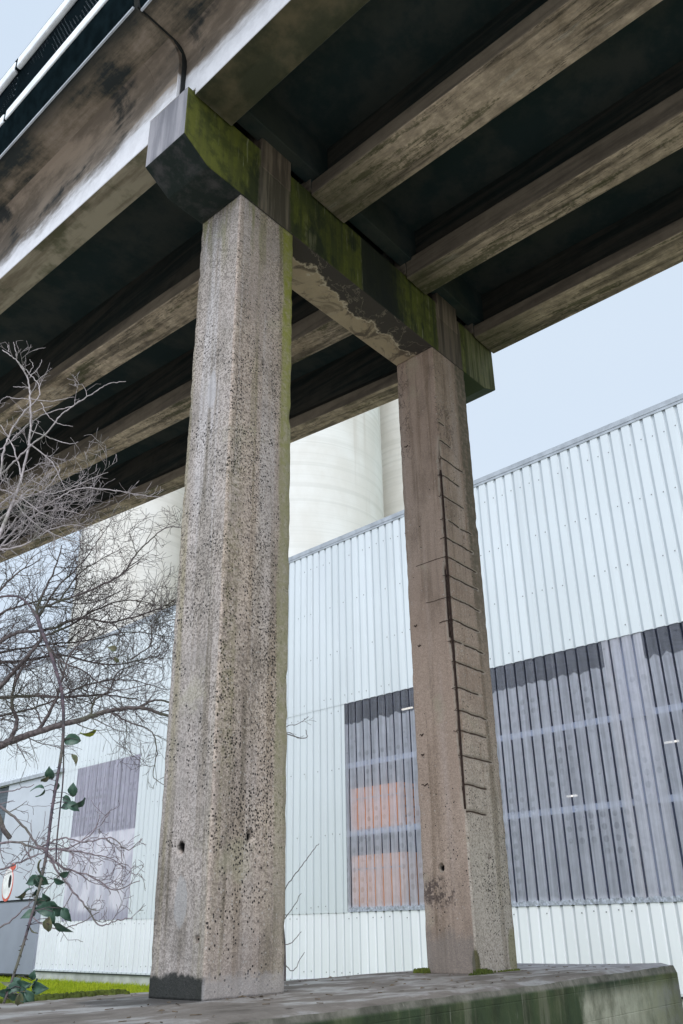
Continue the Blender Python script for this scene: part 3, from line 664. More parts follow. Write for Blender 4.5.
# bared reinforcement of the far column
rg = random.Random(5)
pts = [pier(S2+.024+.004*math.sin(z*3), .022+.003*math.sin(z*2+1), z) for z in [1.48+.1*k for k in range(40)]]
mb = MB(); mb.tube(pts, [.0125]*len(pts), 7); mb.build('reinforcement_bar', M['rebar'], c2, smooth=True)
for i, z in enumerate(ST):
    x0 = .012 if i > 1 else .04; x1 = SX[i]
    pts = []
    if 3 <= i <= 16:
        L = {7: .44, 9: .33, 10: .16}.get(i, rg.uniform(.03, .07))
        pts += [pier(S2-.003, L*(1-k/3)+.012, z+.008*rg.uniform(-1, 1)) for k in range(3)] + [pier(S2+.001, .003, z)]
    nn = 16
    for k in range(nn+1):
        x = x0+(x1-x0)*k/nn
        dip = -.004 if mn.noise(Vector((i*3.1, x*7, 0))) > -.5 else -.018
        pts.append(pier(S2+x, -dip, wz(i, x)))
    mb = MB(); mb.tube(pts, [.0038*(.8+.35*rg.random()) for _ in pts], 5); mb.build('stirrup', M['rebar'], c2, smooth=True)
for (b, z) in ((.50, 5.888), (.505, 3.524), (.465, 3.279), (.50, 2.289), (.50, 2.077), (.495, 1.765)):
    w = rg.uniform(.04, .09); pts = [pier(S2-.003-.004*math.sin(k*1.5), b+w*(k/4-.5), z+.012*math.sin(k*2+b*40)) for k in range(5)]
    mb = MB(); mb.tube(pts, .006, 5); mb.build('stirrup', M['rebar'], c2, smooth=True)
pts = [pier(S2+.020, .052+.004*math.sin(z*4), z) for z in [3.3+.08*k for k in range(11)]]
mb = MB(); mb.tube(pts, .010, 7); mb.build('reinforcement_bar', M['rebar'], c2, smooth=True)
# crosshead with chamfered ends
TOP = 7.857
mb = MB(pier)
def zb(a): return Z1 + AU*a
prof = [(-.775, 7.19), (-.455, Z1-.455*AU+.002), (.0, Z1), (.8, zb(.8)), (2.1, zb(2.1)), (S2, zb(S2)), (S2+.8, zb(S2+.8)), (4.90, zb(4.9)), (5.24, 7.38), (5.24, TOP+AU*5.24), (3.5, TOP+AU*3.5), (2, TOP+AU*2), (.5, TOP+AU*.5), (-.775, TOP-AU*.75)]
i0 = mb.add([(a, -.006, z) for a, z in prof]); i1 = mb.add([(a, DV+.006, z + AV*DV) for a, z in prof]); n = len(prof)
mb.face([i0+k for k in range(n)]); mb.face([i1+k for k in reversed(range(n))])
for k in range(n): mb.face([i0+k, i0+(k+1)%n, i1+(k+1)%n, i1+k])
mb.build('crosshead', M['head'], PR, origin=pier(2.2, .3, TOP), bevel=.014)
M['stub'] = beam_mat('stub_concrete', (.20, .155, .12), False, .2)
def stubmat():
    N = NT('stub_face_concrete', .88, .25); P = N.lc('pier'); a, b, z = N.xyz(P)
    st = N.noise(N.sc(P, (9, 9, .5)), 1., 5, .65); n2 = N.noise(P, 6, 6, .7)
    c = N.mix(N.ss(st, .40, .62), (.215, .165, .125), (.085, .066, .052)); c = N.mix(N.mul(N.ss(z, 7.9, 8.35), .75), c, (.03, .028, .024))
    N.color(c); N.bump(n2, .5, .01); return N.mat
M['stub'] = stubmat()
for (x0, x1) in ((.27, .74), (S2+.21, S2+.72)):
    mb = MB(pier); mb.box(x0, x1, -.010, .26, 7.62+AU*x0, 8.55+AU*x0)
    mb.build('bearing_stub', M['stub'], PR, bevel=.012)

# ------------------------------------------------------------------ bridge spans
def span(fr, c0, c1, nibc, nibh, cent, wid, slab_h, aed, label, edge_w):
    D = empty('bridge_span', fr(0, c0, 0)); tag(D, label, 'bridge span', 'spans of the viaduct resting on the pier')
    sgn = 1 if c1 > c0 else -1
    ns = 24
    # edge beam: upright outer face, curved fillet into the cantilever slab
    x0, x1 = cent[0]-wid[0]/2, cent[0]+wid[0]/2
    def edge_poly(h0):
        fil = [(x0-.16*(1-math.cos(t)), slab_h-.22+.22*math.sin(t)) for t in [k*math.pi/10 for k in range(6)]]
        return [(x0, h0)] + fil + [(x0-.16, slab_h+.01), (x1-.12, slab_h+.01), (x1-.12, h0+.42), (x1, h0+.28), (x1, h0)]
    def beam(name, poly_fn, mat, em=None):
        mb = MB(fr); mb.prism(poly_fn(0), nibc, c1, 0, ns, em); mb.prism(poly_fn(nibh), c0, nibc-sgn*-.0, 0, 1, em)
        return mb.build(name, mat, D, origin=fr(0, c0, 0), bevel=.016)
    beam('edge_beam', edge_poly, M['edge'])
    for k in range(1, len(cent)):
        m, w = cent[k], wid[k]/2
        def poly(h0, m=m, w=w, k=k):
            sh = .20 if k != 2 else .30
            L = [(m-w, h0), (m-w, h0+sh), (m-.11, h0+sh+.12), (m-.11, slab_h+.01), (m+.11, slab_h+.01), (m+.11, h0+sh+.12), (m+w, h0+sh), (m+w, h0)]
            return L
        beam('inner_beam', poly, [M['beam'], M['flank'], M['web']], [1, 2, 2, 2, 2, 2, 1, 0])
    mb = MB(fr); fa = cent[-1]+wid[-1]/2+.62
    mb.prism([(aed+.05, slab_h), (aed+.05, slab_h+.24), (fa, slab_h+.24), (fa, slab_h)], c0, c1, 0, ns)
    mb.prism([(x1-.1, nibh+.16), (cent[-1]-.1, nibh+.16), (cent[-1]-.1, slab_h+.005), (x1-.1, slab_h+.005)], c0+sgn*.10, c0+sgn*.30)
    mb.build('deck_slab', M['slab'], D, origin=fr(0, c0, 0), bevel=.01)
    # parapet of the visible edge
    mb = MB(fr); mb.prism([(aed+.042, slab_h-.03), (aed+.042, slab_h-.004), (aed+.062, slab_h-.004), (aed+.062, slab_h-.03)], c0, c1, 0, ns); mb.build('drip_strip', M['trim'], D)
    mb = MB(fr); mb.prism([(aed+.05, slab_h+.24), (aed+.02, slab_h+.36), (aed+.25, slab_h+.36), (aed+.25, slab_h+.24)], c0, c1, 0, ns)
    mb.prism([(aed+.04, slab_h+.0), (aed-.045, slab_h+.355), (aed-.002, slab_h+.357), (aed+.06, slab_h+.0)], c0, c1, 0, ns); mb.build('edge_upstand', M['dark'], D)
    if sgn > 0:       # filler of the expansion joint
        mb = MB(fr); mb.prism([(aed+.09, slab_h+.03), (aed+.09, slab_h+.2), (x1, slab_h+.2), (x1, nibh+.05), (x0+.04, nibh+.05), (x0+.04, slab_h-.2), (x0+.02, slab_h-.05), (x0-.10, slab_h+.03)], c0-.019, c0+.002); mb.build('joint_filler', M['sealant'], D)
    # rails in lengths with sleeves
    H = slab_h
    step = 2.62; c = c0+sgn*.15; q = 0
    while abs(c-c0) < abs(c1-c0)-step and q < 9:
        cc = c+sgn*(step-.07)
        mb = MB(fr); mb.box(aed-.06, aed-.015, min(c, cc), max(c, cc), H+.37, H+.52); mb.build('toe_rail', M['galv'], D, bevel=.012)
        mb = MB(fr); mb.box(aed-.055, aed+.01, min(c, cc), max(c, cc), H+1.28, H+1.46); mb.build('upper_rail', M['galv'], D, bevel=.02)
        mb = MB(fr); mb.box(aed+.012, aed+.018, min(c, cc), max(c, cc), H+.40, H+1.30); mb.build('mesh_panel', M['perf'], D)
        mb = MB(fr); pc = cc+sgn*.035; mb.box(aed+.02, aed+.10, pc-.045, pc+.045, H+.36, H+1.60); mb.box(aed-.05, aed-.012, pc-.02, pc+.02, H+.40, H+.49); mb.box(aed-.045, aed+.0, pc-.02, pc+.02, H+1.30, H+1.43); mb.build('post', M['dark'], D)
        c += sgn*step; q += 1
    mb = MB(); cs = [c0+(c1-c0)*k/20 for k in range(21)]
    mb.tube([fr(aed+.05, x, H+1.62) for x in cs], .055, 8); mb.build('handrail', M['dark'], D, smooth=True)
    return D
span(spanL, .185, 30, .635, .335, [-.60, 1.195, 2.93, 4.78], [.37, .50, .44, .40], 1.04, -1.44,
     'bridge span beyond the pier rising to the left, edge topped by a mesh parapet', -1.46)
span(spanR, .165, -17, -.03, .095, [-.45, 1.355, 3.19, 4.96], [.50, .60, .46, .56], .80, -1.36,
     'nearer bridge span passing overhead at the top right with a white edge face', -1.36)

# ------------------------------------------------------------------ warehouse
W = empty('warehouse', wall(18, 0, -2)); tag(W, 'long white warehouse of ribbed metal sheets with translucent plastic windows', 'warehouse')
PIT = .348
def ribbed(t0, t1, z0, z1, n0, amp=.045, base_ph=.0, jag=False):
    mb = MB(wall); pts = []
    k0 = math.floor((t0-base_ph)/PIT)-1; k = k0
    prof = [(0, 0), (.105, 0), (.125, 1), (.165, 1), (.185, 0), (.348, 0)]
    prof = [(0, 0), (.016, 1), (.252, 1), (.270, 0)]
    while k*PIT+base_ph < t1+PIT:
        for x, y in prof: pts.append((k*PIT+base_ph+x, y))
        k += 1
    P = []
    def val(t):
        for (x0, y0), (x1, y1) in zip(pts, pts[1:]):
            if x0 <= t <= x1: return y0+(y1-y0)*(t-x0)/(x1-x0+1e-9)
        return 0
    P = [(t0, val(t0))] + [p for p in pts if t0+1e-4 < p[0] < t1-1e-4] + [(t1, val(t1))]
    i = mb.add([(t, n0-amp*y, z0) for t, y in P]); j = mb.add([(t, n0-amp*y, z1) for t, y in P])
    for k in range(len(P)-1): mb.face([i+k, i+k+1, j+k+1, j+k])
    return mb, P
ZR, ZJ, ZS, ZB = 13.37, 7.11, .435, -1.54
TL, TR = 62., -14.
rg = random.Random(9)
def screws(mb, t0, t1, rows, n0):
    k = math.floor(t0/PIT)
    while k*PIT < t1:
        for z in rows:
            t = k*PIT+.06
            if t0 < t < t1 and rg.random() < .62:
                zz = z+rg.uniform(-.03, .03); mb.box(t-.014, t+.014, n0-.045-.012, n0-.045+.002, zz-.014, zz+.014, 1)
        k += 1
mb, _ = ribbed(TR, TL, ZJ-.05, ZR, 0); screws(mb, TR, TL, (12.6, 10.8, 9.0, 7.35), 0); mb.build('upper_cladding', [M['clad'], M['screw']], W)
# middle band: sheet between the openings
WL, LW0, LW1, DR0, DR1 = 21.34, 33.98, 39.35, 41.3, 46.3
for a, b in ((WL, LW0), (LW1, DR0), (51.5, TL)):
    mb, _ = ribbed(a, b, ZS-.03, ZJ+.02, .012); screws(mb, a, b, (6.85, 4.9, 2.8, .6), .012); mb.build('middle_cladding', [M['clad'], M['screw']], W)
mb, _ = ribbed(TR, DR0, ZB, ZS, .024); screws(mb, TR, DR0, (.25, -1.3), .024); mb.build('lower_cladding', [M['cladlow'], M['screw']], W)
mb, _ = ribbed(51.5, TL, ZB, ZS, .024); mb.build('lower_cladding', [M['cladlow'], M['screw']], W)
# trims
mb = MB(wall); mb.box(TR, TL, -.075, .3, ZR-.03, ZR+.13); mb.box(TR, TL, -.062, -.049, ZR-.12, ZR-.03); mb.build('roof_flashing', M['trim'], W)
mb = MB(wall); mb.box(TR, DR0, -.05, .03, ZB-.075, ZB-.0); mb.build('base_flashing', M['trimdark'], W)
mb = MB(wall); mb.box(TR, DR0, -.065, -.05, ZB-.03, ZB+.03); mb.build('drip_trim', M['clad'], W)
mb = MB(wall); mb.box(TR, DR0, .0, .3, ZB-1.6, ZB-.075); mb.box(51.5, TL, .0, .3, ZB-1.6, ZB-.0); mb.build('base_wall', M['base'], W)
mb = MB(wall); mb.box(TR, WL+.02, -.004, .008, ZS-.03, ZS-.005); mb.box(WL, DR0, -.002, .008, ZS-.034, ZS-.024); mb.build('sill_trim', M['trimdark'], W)
# big translucent window in sheets, one pale
for a, b, mt in ((11.30, WL, 'win'), (10.12, 11.30, 'winp'), (TR+2, 10.12, 'win')):
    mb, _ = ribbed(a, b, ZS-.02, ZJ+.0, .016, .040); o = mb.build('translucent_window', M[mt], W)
    if mt == 'winp': o['label'] = 'pale faded strip of translucent window sheet'
# silver sealing tape crumpled along the sill, in the sheet valleys
mb = MB(wall); pts = []; NT_ = int((WL-.05-TR-2)/.035)
for i in range(NT_):
    t = TR+2+i*.035; gro = .0 if (t/PIT) % 1 < .78 else .03
    for j in range(3): pts.append((t, -.034+gro-.012*rg.random(), ZS-.012+.13*j/2*rg.uniform(.75, 1.15)))
s_ = mb.add(pts)
for i in range(NT_-1):
    for j in range(2): mb.face([s_+3*i+j, s_+3*i+3+j, s_+3*i+4+j, s_+3*i+1+j])
mb.build('sealing_tape', simple('tape_silver', (.42, .44, .50), .35, .2, .3, 14), W)
# small window to the left: dark ribbed upper pane, paler patched lower pane
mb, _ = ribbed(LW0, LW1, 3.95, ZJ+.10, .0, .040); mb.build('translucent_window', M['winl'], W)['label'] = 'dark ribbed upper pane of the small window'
def patchmat():
    N = NT('patched_sheet', .4, .4); P = N.lc('wall'); t, n, z = N.xyz(P); n1 = N.noise(N.sc(P, (1, 1, .4)), 1.3, 5); 
    c = N.mix(N.ss(n1, .42, .58), (.50, .48, .55), (.68, .65, .71)); c = N.mix(N.ss(z, .95, .6), c, (.40, .38, .46)); N.color(c); return N.mat
mb, _ = ribbed(LW0, LW1, ZS-.02, 3.97, .004, .034); mb.build('patched_window', patchmat(), W)['label'] = 'paler patched lower pane of the small window'
# roof, sides and back
mb = MB(wall)
mb.box(TR, TL, .3, 12, ZR-.6, ZR-.35); mb.build('roof', M['roof'], W)
mb = MB(wall); mb.box(TR-.2, TR, .0, 12, ZB-1.6, ZR); mb.box(TL, TL+.2, .0, 12, ZB-1.6, ZR); mb.box(TR, TL, 12, 12.2, ZB-1.6, ZR); mb.build('outer_wall', M['clad'], W)
# the inside seen through the sheets
mb = MB(wall); mb.box(TR+.2, 50, 7.0, 7.1, ZB, ZR-.7); mb.box(TR+.2, 50, .35, 7.0, 7.75, 7.85); mb.build('inner_partition', M['inside'], W)
mb = MB(wall); mb.box(TR+.2, TL-.2, .32, 11.9, ZB-.3, ZB); mb.build('inner_floor', M['floor_in'], W)
for z in (4.95, 2.77):
    mb = MB(wall); mb.box(TR+.3, WL+1.5, .08, .16, z-.085, z+.085); mb.build('sheeting_rail', M['white_steel'], W)
mb = MB(wall); mb.box(10.35, 11.1, .17, .42, ZB, 7.7); mb.build('steel_post', M['white_steel'], W)
for t in (17.1, 3.0, -4.5):
    mb = MB(wall); mb.box(t, t+.16, .5, .7, ZB, 7.7); mb.build('steel_post', M['white_steel'], W)
for (t, z, l) in ((21.02, 7.3, .5), (13.81, 5.65, .42), (14.58, 3.52, .34), (11.14, 4.66, .42)):
    mb = MB(wall); mb.box(t-l/2, t+l/2, 2.95, 3.03, z-.024, z+.024)
    o = mb.build('lamp_tube', M['lamp'], W)
# orange boxes standing on the racks just inside the window
for (z0, z1, t0, t1, lab, mt) in ((2.86, 4.18, 19.0, 21.22, 'upper of two orange boxes seen behind the ribbed window sheets', 'orange'), (.52, 2.08, 18.95, 21.25, 'lower of two orange boxes seen behind the ribbed window sheets', 'orange2')):
    X = empty('orange_box', wall((t0+t1)/2, .6, z0)); tag(X, lab, 'box', 'orange boxes inside the warehouse window')
    mb = MB(wall); mb.box(t0, t1, .09, 1.0, z0, z1); mb.build('carton', M[mt], X, bevel=.02)
    mb = MB(wall); mb.box(t0+.02, t1-.02, .078, .092, z0+.72*(z1-z0), z0+.75*(z1-z0)); mb.build('flap_seam', M['trim'], X)
# sliding door at the far left
mb = MB(wall); mb.box(DR0, DR1, -.10, .06, 1.42, 7.05); mb.build('door', M['door'], W, bevel=.01)
mb = MB(wall); mb.box(DR0+.0, 51.5, -.13, .06, ZB-.2, 1.36); mb.build('door_dado', M['dado'], W, bevel=.01)
mb = MB(wall); mb.box(DR0-.6, 52, -.22, .06, 7.08, 7.25); mb.build('door_track', M['trim'], W)
mb = MB(wall); mb.box(DR1, 51.5, -.08, .02, 1.36, 1.44); mb.box(DR0, 51.5, -.15, -.12, 1.33, 1.37); mb.build('door_rail', M['trimdark'], W)
mb = MB(wall)
for k in range(28): z = 1.45+k*.2; mb.prism([(DR1, z), (DR1, z+.19), (51.5, z+.19), (51.5, z)], .05, .09)
mb.build('roller_shutter', M['shutter'], W)
# sign on the door
SG = empty('door_sign', wall(44.75, -.1, 1.62)); tag(SG, 'small white oval sign with red edging and a black mark on the grey door', 'sign')
def disc(cx, cz, rx, rz, n, d, N_=20):
    mb = MB(wall); i = mb.add([(cx+rx*math.cos(6.283*k/N_), n, cz+rz*math.sin(6.283*k/N_)) for k in range(N_)]); j = mb.add([(cx+rx*math.cos(6.283*k/N_), n-d, cz+rz*math.sin(6.283*k/N_)) for k in range(N_)])
    mb.face([j+k for k in range(N_)])
    for k in range(N_): mb.face([i+k, i+(k+1)%N_, j+(k+1)%N_, j+k])
    return mb
disc(44.9, 2.15, .55, .78, -.1, .02).build('sign_border', M['sr'], SG); disc(44.9, 2.2, .50, .70, -.12, .012).build('sign_plate', M['sw'], SG)
mb = disc(44.65, 2.28, .14, .30, -.132, .008); mb.build('sign_mark', M['sb'], SG)
mb = disc(44.55, 2.95, .26, .16, -.1, .02); mb.build('sign_tab', M['sr'], SG)
# rain pipe on the left
# ------------------------------------------------------------------ silos
for (x, y, r, lab, gap) in ((-18.62, 72.65, 4.98, 'pale concrete silo seen behind the bare tree, leftmost', 0), (-3.42, 61.91, 6.75, 'widest pale concrete silo rising between the two columns', 0), (6.75, 69.67, 3.86, 'pale concrete silo partly hidden behind the far brown column', 0)):
    mb = MB(); n = 96; X = empty('concrete_silo', (x, y, -1)); tag(X, lab, 'silo', 'concrete silos behind the warehouse')
    zs = [-1.2+k*1.5 for k in range(37)]; rows = []
    for z in zs: rows.append(mb.add([(x+r*math.cos(6.2832*k/n), y+r*math.sin(6.2832*k/n), z) for k in range(n)]))
    for a, b in zip(rows, rows[1:]):
        for k in range(n): mb.face([a+k, a+(k+1)%n, b+(k+1)%n, b+k])
    mb.face([rows[-1]+k for k in range(n)]); mb.build('silo_shell', M['silo'], X, smooth=True)
    mb = MB(); a = mb.add([(x+(r+.18)*math.cos(6.2832*k/n), y+(r+.18)*math.sin(6.2832*k/n), zs[-1]-.8) for k in range(n)]); b = mb.add([(x+(r+.18)*math.cos(6.2832*k/n), y+(r+.18)*math.sin(6.2832*k/n), zs[-1]+.3) for k in range(n)])
    for k in range(n): mb.face([a+k, a+(k+1)%n, b+(k+1)%n, b+k])
    mb.face([b+k for k in range(n)]); mb.face([a+k for k in reversed(range(n))]); mb.build('silo_rim', M['silo'], X)

# ------------------------------------------------------------------ bare trees
def rnd_unit(rg):
    while True:
        v = Vector((rg.uniform(-1, 1), rg.uniform(-1, 1), rg.uniform(-1, 1)))
        if .05 < v.length < 1: return v.normalized()
def twig(mb, rg, p, d, L, r, lev, up, kink, limit):
    n = max(3, int(L/.05)); n = min(n, 9); pts = [p]; seg = L/n; dirs = [d]
    for k in range(n):
        d = (d + rnd_unit(rg)*kink + Vector((0, 0, up))).normalized(); p = p+d*seg
        if limit and not limit(p): break
        pts.append(p); dirs.append(d)
    if len(pts) < 2: return
    m = len(pts); rr = [max(.0020, r*(1-.6*i/(m-1))) for i in range(m)]
    mb.tube(pts, rr, 4 if r > .004 else 3, cap=False)
    if lev > 0:
        for i in range(1, m):
            if rg.random() < .80:
                ax = rnd_unit(rg); s = dirs[i].cross(ax)
                if s.length < .1: continue
                s.normalize(); an = rg.uniform(.5, 1.15); nd = dirs[i]*math.cos(an)+s*math.sin(an)
                twig(mb, rg, pts[i], nd, L*rg.uniform(.35, .75), rr[i]*.72, lev-1, up, kink, limit)
def limbs(mb, rg, data, spawn, L, r0, lev, up, kink, limit=None, per=6):
    for pl, ra, rb, sp in data:
        pts = catmull([at(*q) for q in pl], per); n = len(pts); D = 9
        pts = [q + rnd_unit(rg)*.006 for q in pts]
        rr = [ra+(rb-ra)*i/(n-1) for i in range(n)]
        mb.tube(pts, rr, 7)
        tot = 0
        for i in range(1, n):
            tot += (pts[i]-pts[i-1]).length
            while tot > spawn/sp if sp else False:
                tot -= spawn/sp
                d0 = (pts[i]-pts[i-1]).normalized(); s = d0.cross(rnd_unit(rg))
                if s.length < .1: continue
                s.normalize(); an = rg.uniform(.5, 1.25); nd = d0*math.cos(an)+s*math.sin(an)
                twig(mb, rg, pts[i-1].lerp(pts[i], rg.random()), nd, L*rg.uniform(.5, 1.2), min(r0, rr[i]*.7), lev, up, kink, limit)
def zlim(zmax): return lambda p: p.z < zmax
def in_col1(p):
    d = p-PC; return False
rg = random.Random(21)
T = empty('bare_tree', (-5.1, 9.0, gz(-5.1, 9.0))); tag(T, 'dark leafless tree with a dense tangle of twigs reaching to the near column', 'tree')
mb = MB(); base = Vector((-5.1, 9.0, gz(-5.1, 9)-.1))
tp = catmull([base, base+Vector((.05, .0, .8)), Vector((-4.75, 9.0, 1.9)), Vector((-4.35, 9.05, 3.0))], 6)
mb.tube(tp, [.11-.05*i/(len(tp)-1) for i in range(len(tp))], 10); mb.build('trunk', M['bark'], T, smooth=True)
mb = MB(); j1, j2 = at(-110, 800, 9.0), at(-70, 720, 9.0)
A = [
 ([(-118, 800, 9.0), (-40, 770, 9.0), (0, 746, 9.0), (20, 738, 8.95), (50, 728, 8.9), (80, 720, 8.85), (110, 711, 8.8), (140, 708, 8.75), (172, 717, 8.7)], .048, .014, .8),
 ([(8, 742, 9.0), (13, 735, 9.0), (17, 720, 9.05), (12, 705, 9.1), (14, 688, 9.1), (20, 672, 9.1), (30, 655, 9.1)], .024, .012, .8),
 ([(38, 731, 8.95), (49, 713, 8.9), (57, 697, 8.85), (62, 680, 8.8), (70, 655, 8.8), (90, 630, 8.75)], .018, .008, 1.),
 ([(-95, 720, 9.1), (-30, 702, 9.1), (0, 698, 9.1), (35, 696, 9.1), (70, 697, 9.1), (105, 695, 9.2), (140, 700, 9.3)], .026, .006, 1.1),
 ([(-85, 690, 9.3), (-20, 668, 9.3), (0, 663, 9.3), (30, 660, 9.3), (60, 655, 9.3), (110, 665, 9.3), (160, 655, 9.3)], .024, .005, 1.2),
 ([(-90, 750, 8.9), (-25, 704, 8.9), (0, 686, 8.9), (18, 667, 8.9), (33, 650, 8.9), (43, 637, 8.9)], .03, .016, .7),
 ([(-80, 690, 9.0), (-20, 655, 9.0), (0, 642, 9.0), (17, 633, 9.0), (34, 631, 9.0), (55, 628, 9.0), (80, 618, 9.0), (110, 622, 9.0), (150, 612, 9.0), (176, 600, 9.0)], .026, .006, 1.3),
 ([(43, 637, 8.9), (38, 620, 8.9), (38, 606, 8.9), (46, 588, 8.9), (56, 566, 8.9), (62, 545, 8.95)], .02, .006, 1.2),
 ([(38, 608, 8.9), (65, 600, 8.8), (95, 588, 8.7), (122, 574, 8.6), (135, 556, 8.6), (150, 540, 8.6), (165, 528, 8.6), (181, 527, 8.6)], .014, .004, .7),
 ([(43, 637, 8.9), (70, 625, 9.0), (100, 608, 9.1), (130, 600, 9.2), (160, 606, 9.2)], .014, .004, 1.3),
 ([(40, 615, 8.9), (55, 590, 8.8), (80, 565, 8.8), (95, 545, 8.8), (112, 520, 8.8)], .012, .003, .9),
 ([(-60, 640, 9.2), (-10, 600, 9.2), (15, 575, 9.2), (40, 560, 9.2)], .018, .005, 1.2),
 ([(90, 718, 8.85), (95, 700, 8.9), (110, 690, 9.0), (118, 672, 9.0), (145, 660, 9.0), (165, 640, 9.0)], .012, .003, 1.2),
 ([(110, 711, 8.8), (128, 722, 8.8), (150, 730, 8.8), (157, 750, 8.8), (153, 775, 8.8), (165, 786, 8.8)], .009, .003, .6),
 ([(-90, 700, 9.1), (-10, 622, 9.1), (20, 606, 9.1), (50, 600, 9.1), (85, 604, 9.1), (120, 592, 9.2)], .014, .004, 1.3),
 ([(-60, 660, 9.3), (0, 652, 9.3), (45, 645, 9.3), (90, 640, 9.3), (130, 632, 9.2), (165, 636, 9.2)], .014, .004, 1.3),
 ([(-80, 740, 9.2), (0, 716, 9.2), (40, 706, 9.2), (90, 684, 9.1), (130, 680, 9.0), (168, 690, 9.0)], .014, .004, 1.2),
 ([(43, 637, 8.9), (60, 660, 8.8), (85, 672, 8.8), (112, 690, 8.8), (150, 684, 8.8)], .012, .004, 1.2),
 ([(60, 600, 8.9), (78, 575, 8.9), (100, 560, 8.9), (128, 545, 8.9)], .010, .003, 1.3),
 ([(130, 660, 9.0), (150, 645, 8.9), (152, 625, 8.9), (165, 610, 8.9)], .008, .003, 1.),
 ([(140, 706, 8.75), (158, 700, 8.7), (180, 706, 8.7), (230, 716, 8.7), (300, 738, 8.7), (306, 730, 8.7)], .012, .003, .25),
]
def lim_tree(p):
    v = p-Vector((0, 0, CAMZ)); X = 341.5+FPX*v.dot(CR)/v.dot(FW); Y = 512-FPX*v.dot(CUP)/v.dot(FW)
    if X > 178: return False
    return Y > 500 + .0*X and Y < 800 and p.y > 7.9
def lim_main(p):
    v = p-Vector((0, 0, CAMZ)); X = 341.5+FPX*v.dot(CR)/v.dot(FW); Y = 512-FPX*v.dot(CUP)/v.dot(FW)
    return p.y > 7.8 and Y > 505 and Y < 790 and X < 186 - .0*Y and (X+ .9*(Y-505) > 40)
limbs(mb, rg, A, .102, .42, .0066, 2, .03, .23, lim_main)
for q in ((tp[-1], at(-118, 800, 9.0)), (tp[-1], j2), (tp[-4], at(-118, 800, 9.0))): pass
mb.tube(catmull([tp[5], at(-135, 815, 9.0), at(-118, 800, 9.0), at(-60, 780, 9.0)], 4), .05, 8)
for tgt in ((-95, 720, 9.1), (-85, 690, 9.3), (-90, 750, 8.9), (-80, 690, 9.0), (-60, 640, 9.2)):
    mb.tube(catmull([tp[-6], tp[-2]*.5+at(*tgt)*.5, at(*tgt)], 4), [.04-.014*i/8 for i in range(9)], 7)
mb.build('crown', M['bark'], T, smooth=True)

